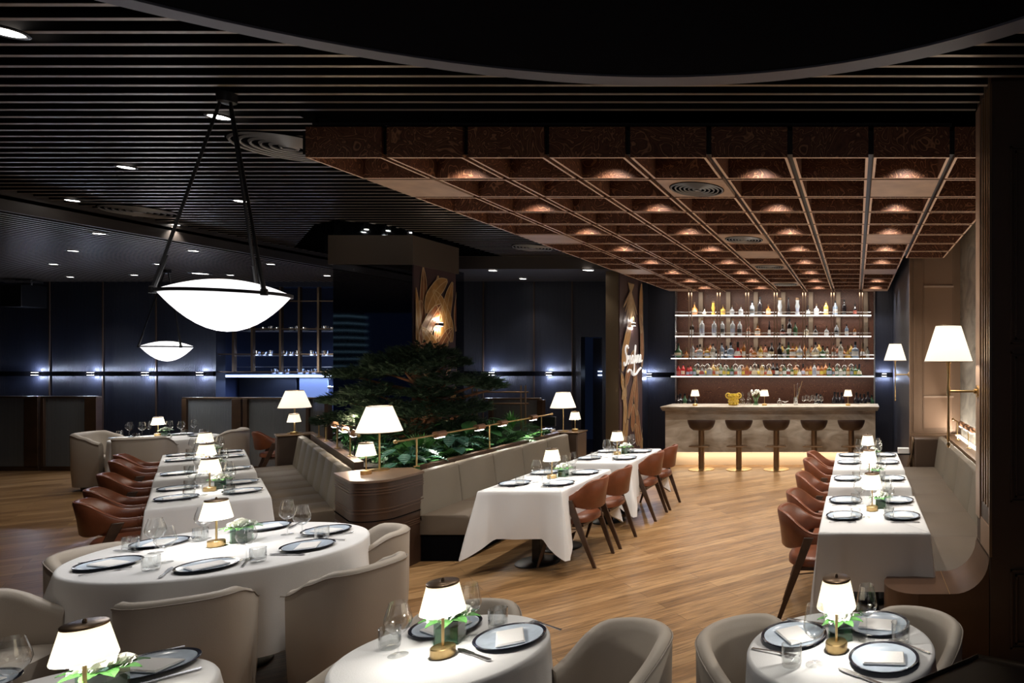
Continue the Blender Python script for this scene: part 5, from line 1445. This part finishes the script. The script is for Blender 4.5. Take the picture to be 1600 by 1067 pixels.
def rect_table(fr, s0, s1, t0, t1, tname, seats, chairside, drop=.42, extra=.16, flare=.10, power=4.0):
    """fr(s, t) -> world; s along the row away from the camera, t to the right"""
    A, B, C_ = fr(s0, t0), fr(s1, t0), fr(s0, t1)
    rot = math.atan2(C_[1] - A[1], C_[0] - A[0]); c = fr((s0 + s1) / 2, (t0 + t1) / 2); hx, hy = (t1 - t0) / 2, (s1 - s0) / 2
    dining_table(c[0], c[1], rot, hx, hy, 'table under the white cloth, %s' % tname, 'rectangular dining tables')
    o = cloth_mesh(rect_outline(hx, hy), drop, extra, flare, int(abs(c[0] * 100)), .006).build('tablecloth', M['cloth'], smooth=50, loc=(c[0], c[1], 0), rot=rot)
    tag(o, 'white linen tablecloth with hanging corners on the %s' % tname, 'tablecloth', 'white tablecloths')
    tm = (t0 + t1) / 2; sm = (s0 + s1) / 2 + .04
    for i, s in enumerate(seats):
        nf = '' if len(seats) == 1 else ('nearer ' if i == 0 else 'farther ')
        for side, t, sg in (('left', t0 + .17, -1), ('right', t1 - .165, 1)):
            p = fr(s, t); q = fr(s, t + sg); ang = math.atan2(q[1] - p[1], q[0] - p[0])
            setting(p[0], p[1], ang, '%s%s seat' % (nf, side), tname, True, PI / 2 + .05)
            q = fr(s - .06 if i == 0 else s - .10, tm + sg * .13 if sg < 0 else tm + .12); tumb(q[0], q[1], '%s%s side' % (nf, side), tname)
    pts = [(sm - .22, -.05), (sm - .03, .13)] + ([(sm + .25, -.10), (sm + .20, .12)] if len(seats) > 1 else [])
    for i, (s, dt) in enumerate(pts):
        q = fr(s, tm + dt); wineg(q[0], q[1], i % 2, 'near left centre,near right centre,far left centre,far right centre'.split(',')[i], tname)
    q = fr(sm, tm - .0); table_lamp(q[0], q[1], TZ, 'small lit brass lamp on the %s' % tname, 'brass lamps on the tables', power, rot)
    q = fr(sm + .10, tm + .07); put_posy(q[0], q[1], tname, rot)
R_row = lambda s, t: (t, s)
rect_table(R_row, 4.56, 5.79, -.255, .515, 'nearest table of the right row', (5.0, 5.56), -1, .40, .17, .06)
rect_table(R_row, 6.21, 6.84, -.25, .52, 'middle table of the right row', (6.58,), -1)
rect_table(R_row, 7.19, 8.47, -.245, .53, 'farthest table of the right row', (7.62, 8.2), -1)
rect_table(R_row, 9.3, 9.95, -.24, .45, 'hidden last table of the right row', (), -1) if False else None
for i, s in enumerate((5.12, 5.74, 6.62, 7.58, 8.16)):
    ak.put((-.30, s, 0), 0, 'tan leather armchair on the left of the right wall row, %s from the camera' % ORD[i], 'leather armchairs at the right row')
C_row = lambda s, t: (t, s)
rect_table(C_row, 6.0, 7.2, -3.44, -2.68, 'nearer table of the centre banquette', (6.32, 6.93), 1, .43, .17, .13)
rect_table(C_row, 7.63, 8.87, -3.38, -2.62, 'farther table of the centre banquette', (7.95, 8.55), 1, .43, .17, .13)
for i, (xx, s) in enumerate(((-2.72, 6.40), (-2.70, 7.02), (-2.69, 8.18), (-2.68, 8.77))):
    ak.put((xx, s, 0), PI, 'tan leather armchair at the centre banquette tables, %s from the camera' % ORD[i], 'leather armchairs at the centre tables')
rect_table(ST, 7.72, 8.98, -.29, .46, 'nearest table of the left row', (8.12, 8.72), -1, .45, .15, .06)
rect_table(ST, 9.5, 10.16, -.30, .45, 'middle table of the left row', (9.86,), -1)
rect_table(ST, 10.8, 12.0, -.30, .45, 'farthest table of the left row', (11.15, 11.75), -1)
for i, s in enumerate((8.20, 8.86, 9.96, 11.2, 11.84)):
    x, y = ST(s, -.40); ak.put((x, y, 0), math.radians(45), 'tan leather armchair on the left of the diagonal row, %s from the camera' % ORD[i], 'leather armchairs at the left row')

def W(u, v, z=TZ): p = at(u, v, z); return p.x, p.y
def round_table(cx_, cy_, rx, ry, tname, drop, lobes, ph, flare=.07, seed=3):
    dining_table(cx_, cy_, 0, rx, ry, 'table under the white cloth, %s' % tname, 'round dining tables', True)
    o = cloth_mesh(ell_outline(rx, ry, 200, lobes, ph), drop, .03, flare, seed, .006).build('tablecloth', M['cloth'], smooth=50, loc=(cx_, cy_, 0))
    tag(o, 'white linen tablecloth falling in folds over the %s' % tname, 'tablecloth', 'white tablecloths')
# front right round table
tn = 'front right round table'; c = (-.06, 2.75); round_table(*c, .385, .385, tn, .42, 7, .4)
for (u, v, w_, np_) in ((1241, 993, 'left seat', .9), (1381, 1029, 'near right seat', 2.2), (1372, 976, 'far right seat', .5)):
    x, y = W(u, v, .765); setting(x, y, math.atan2(y - c[1], x - c[0]), w_, tn, w_ != 'far right seat', np_)
wineg(*W(1273, 1038), 1, 'left of the lamp', tn); wineg(*W(1354, 1000), 1, 'right of the lamp', tn)
tumb(*W(1237, 1040), 'lower left', tn); tumb(*W(1407, 1003), 'right side', tn)
x, y = W(1307, 1016); table_lamp(x, y, TZ, 'small brass lamp with glowing shade on the ' + tn, 'brass lamps on the tables', 4)
x, y = W(1313, 1003); put_posy(x, y + .03, tn)
# front middle round table
tn = 'front middle round table'; c = (-1.69, 2.72); round_table(*c, .385, .385, tn, .42, 7, 1.2, seed=5)
for (u, v, w_, np_) in ((697, 979, 'far left seat', .5), (797, 996, 'right seat', 1.0)):
    x, y = W(u, v, .765); setting(x, y, math.atan2(y - c[1], x - c[0]) - (.9 if w_ == 'right seat' else 0), w_, tn, w_ == 'right seat', np_)
wineg(*W(622, 1024), 0, 'left of the lamp', tn); wineg(*W(734, 997), 1, 'right of the lamp', tn)
tumb(*W(609, 1012), 'left side', tn); tumb(*W(778, 980), 'far right side', tn)
x, y = W(692, 1024); table_lamp(x, y, TZ, 'small brass lamp with glowing shade on the ' + tn, 'brass lamps on the tables', 4, .3)
x, y = W(693, 1006); put_posy(x + .01, y + .03, tn, .2, 1.15)
# front left round table
tn = 'front left round table'; c = (-2.74, 2.26); round_table(*c, .40, .40, tn, .42, 7, 2.0, seed=6)
x, y = W(236, 1040, .765); setting(x, y, .9, 'right seat', tn, True, .6)
x, y = W(-60, 1075, .765); setting(x, y, 2.6, 'left seat', tn, False)
wineg(*W(18, 1092), 0, 'left of the lamp', tn)
x, y = -2.62, 2.24; table_lamp(x, y, TZ, 'small brass lamp with glowing shade on the ' + tn, 'brass lamps on the tables', 4, .3)
x, y = -2.66, 2.33; put_posy(x, y, tn, .2, 1.15)
# oval table
tn = 'large oval table'; c = (-4.0, 4.2); round_table(*c, .75, .67, tn, .50, 5, .9, .15, seed=8)
for (u, v, w_) in ((170, 881, 'near left seat'), (324, 884, 'near middle seat'), (481, 853, 'near right seat'), (510, 829, 'far right seat'), (415, 823, 'far middle seat'), (250, 848, 'far left seat')):
    x, y = W(u, v, .765); setting(x, y, math.atan2(y - c[1], x - c[0]), w_, tn, True, .5)
for i, (u, v, w_) in enumerate(((258, 879, 'near left'), (243, 864, 'far left'), (319, 842, 'far middle'), (385, 874, 'near middle right'), (449, 835, 'far right'), (472, 840, 'right'))):
    wineg(*W(u, v), (0, 0, 0, 0, 1, 0)[i], w_ + ' part', tn)
for (u, v, w_) in ((204, 860, 'far left'), (236, 891, 'near left'), (313, 845, 'far middle'), (403, 878, 'near middle'), (503, 842, 'right')):
    tumb(*W(u, v), w_ + ' part', tn)
x, y = W(338, 853); table_lamp(x, y, TZ, 'small brass lamp with glowing shade on the ' + tn, 'brass lamps on the tables', 4.5, .4)
x, y = W(378, 846); put_posy(x, y, tn, .4, 1.1)
# far round table
tn = 'far round table by the glass screens'; c = (-10.62, 10.15); round_table(*c, .62, .58, tn, .5, 6, .1, seed=9)
for (u, v, w_) in ((190, 684, 'left seat'), (248, 684.5, 'near seat'), (312, 680, 'right seat'), (285, 678, 'far seat')):
    x, y = W(u, v, .765); setting(x, y, math.atan2(y - c[1], x - c[0]), w_, tn, False)
for i, (u, v) in enumerate(((202, 681), (222, 683), (233, 679), (265, 681), (283, 679), (303, 678))):
    wineg(*W(u, v), i % 2, '%s from the left' % ORD[i], tn)
for i, (u, v) in enumerate(((187, 681.5), (213, 686), (287, 679.5), (316, 679))):
    tumb(*W(u, v), '%s from the left' % ORD[i], tn)
x, y = W(247, 681); table_lamp(x, y, TZ, 'small brass lamp with glowing shade on the ' + tn, 'brass lamps on the tables', 6)
x, y = W(259, 681); put_posy(x, y, tn)

x, y = -9.3, 10.6; ak.put((x, y, 0), math.radians(45), 'tan leather armchair half hidden behind the small cabinet at the left banquette end', 'leather armchairs at the left row')
g = 'cream barrel chairs'
barrel(bk, -.45, 2.92, .0, 2.55, 'cream barrel chair at the left of the front right round table', g)
barrel(bk, .235, 3.02, -.1, 2.6, 'cream barrel chair behind the front right round table by the wooden bench end', g)
barrel(bk, -1.06, 2.87, -1.45, 2.25, 'cream barrel chair standing between the two front round tables, opening left', g)
barrel(bk, -1.86, 3.12, -1.69, 2.72, 'cream barrel chair mostly hidden behind the lamp of the front middle table', g)
barrel(bk, -2.10, 2.50, -2.74, 2.26, 'cream barrel chair right of the front left round table', g)
barrel(bw, -3.06, 3.98, -4.0, 4.2, 'tall-looking cream barrel chair with its back to the camera, right end of the oval table', g)
barrel(bw, -3.56, 3.52, -4.0, 4.2, 'wide cream barrel chair with its flat back to the camera, front of the oval table', g)
barrel(bk, -4.36, 3.34, -3.4, 3.62, 'cream barrel chair at the left picture edge below the oval table', g)
barrel(bk, -4.78, 4.20, -4.0, 4.2, 'cream barrel chair at the far left end of the oval table', g)
barrel(bk, -3.46, 4.66, -4.0, 4.2, 'cream barrel chair at the far right of the oval table beside the dark cabinet', g)
barrel(bw, -11.4, 10.0, -10.62, 10.15, 'cream barrel chair left of the far round table', g, 1.15)
barrel(bw, -10.25, 9.50, -10.62, 10.15, 'cream barrel chair with its back turned in front of the far round table', g, 1.15)
barrel(bk, -10.0, 10.45, -10.62, 10.15, 'cream barrel chair right of the far round table', g, 1.15)

# dark host stand in the near right corner
r = thing('host_stand', 'black leather topped stand with a bronze edge cutting into the bottom right corner', 'host stand', (.28, 1.2, 0))
pl_ = [(-.26, .10), (.0, .31), (.56, .05), (.3, -.25)]
b = MB(); b.rings([[(x * .9, y * .9, 0) for x, y in pl_], [(x * .9, y * .9, 1.15) for x, y in pl_]]); b.build('body', M['black'], r, smooth=0)
b = MB(); b.rings([[(x, y, 1.15) for x, y in pl_], [(x, y, 1.27) for x, y in pl_]]); b.build('top', mat('black leather top', (.01, .008, .008), .35), r, smooth=0)
b = MB()
for i in (0, 1):
    (x0, y0), (x1, y1) = pl_[i], pl_[i + 1]; b.cyl((x0, y0, 1.272), (x1, y1, 1.272), .004, 6)
b.build('bronze_edge', M['brassdark'], r)
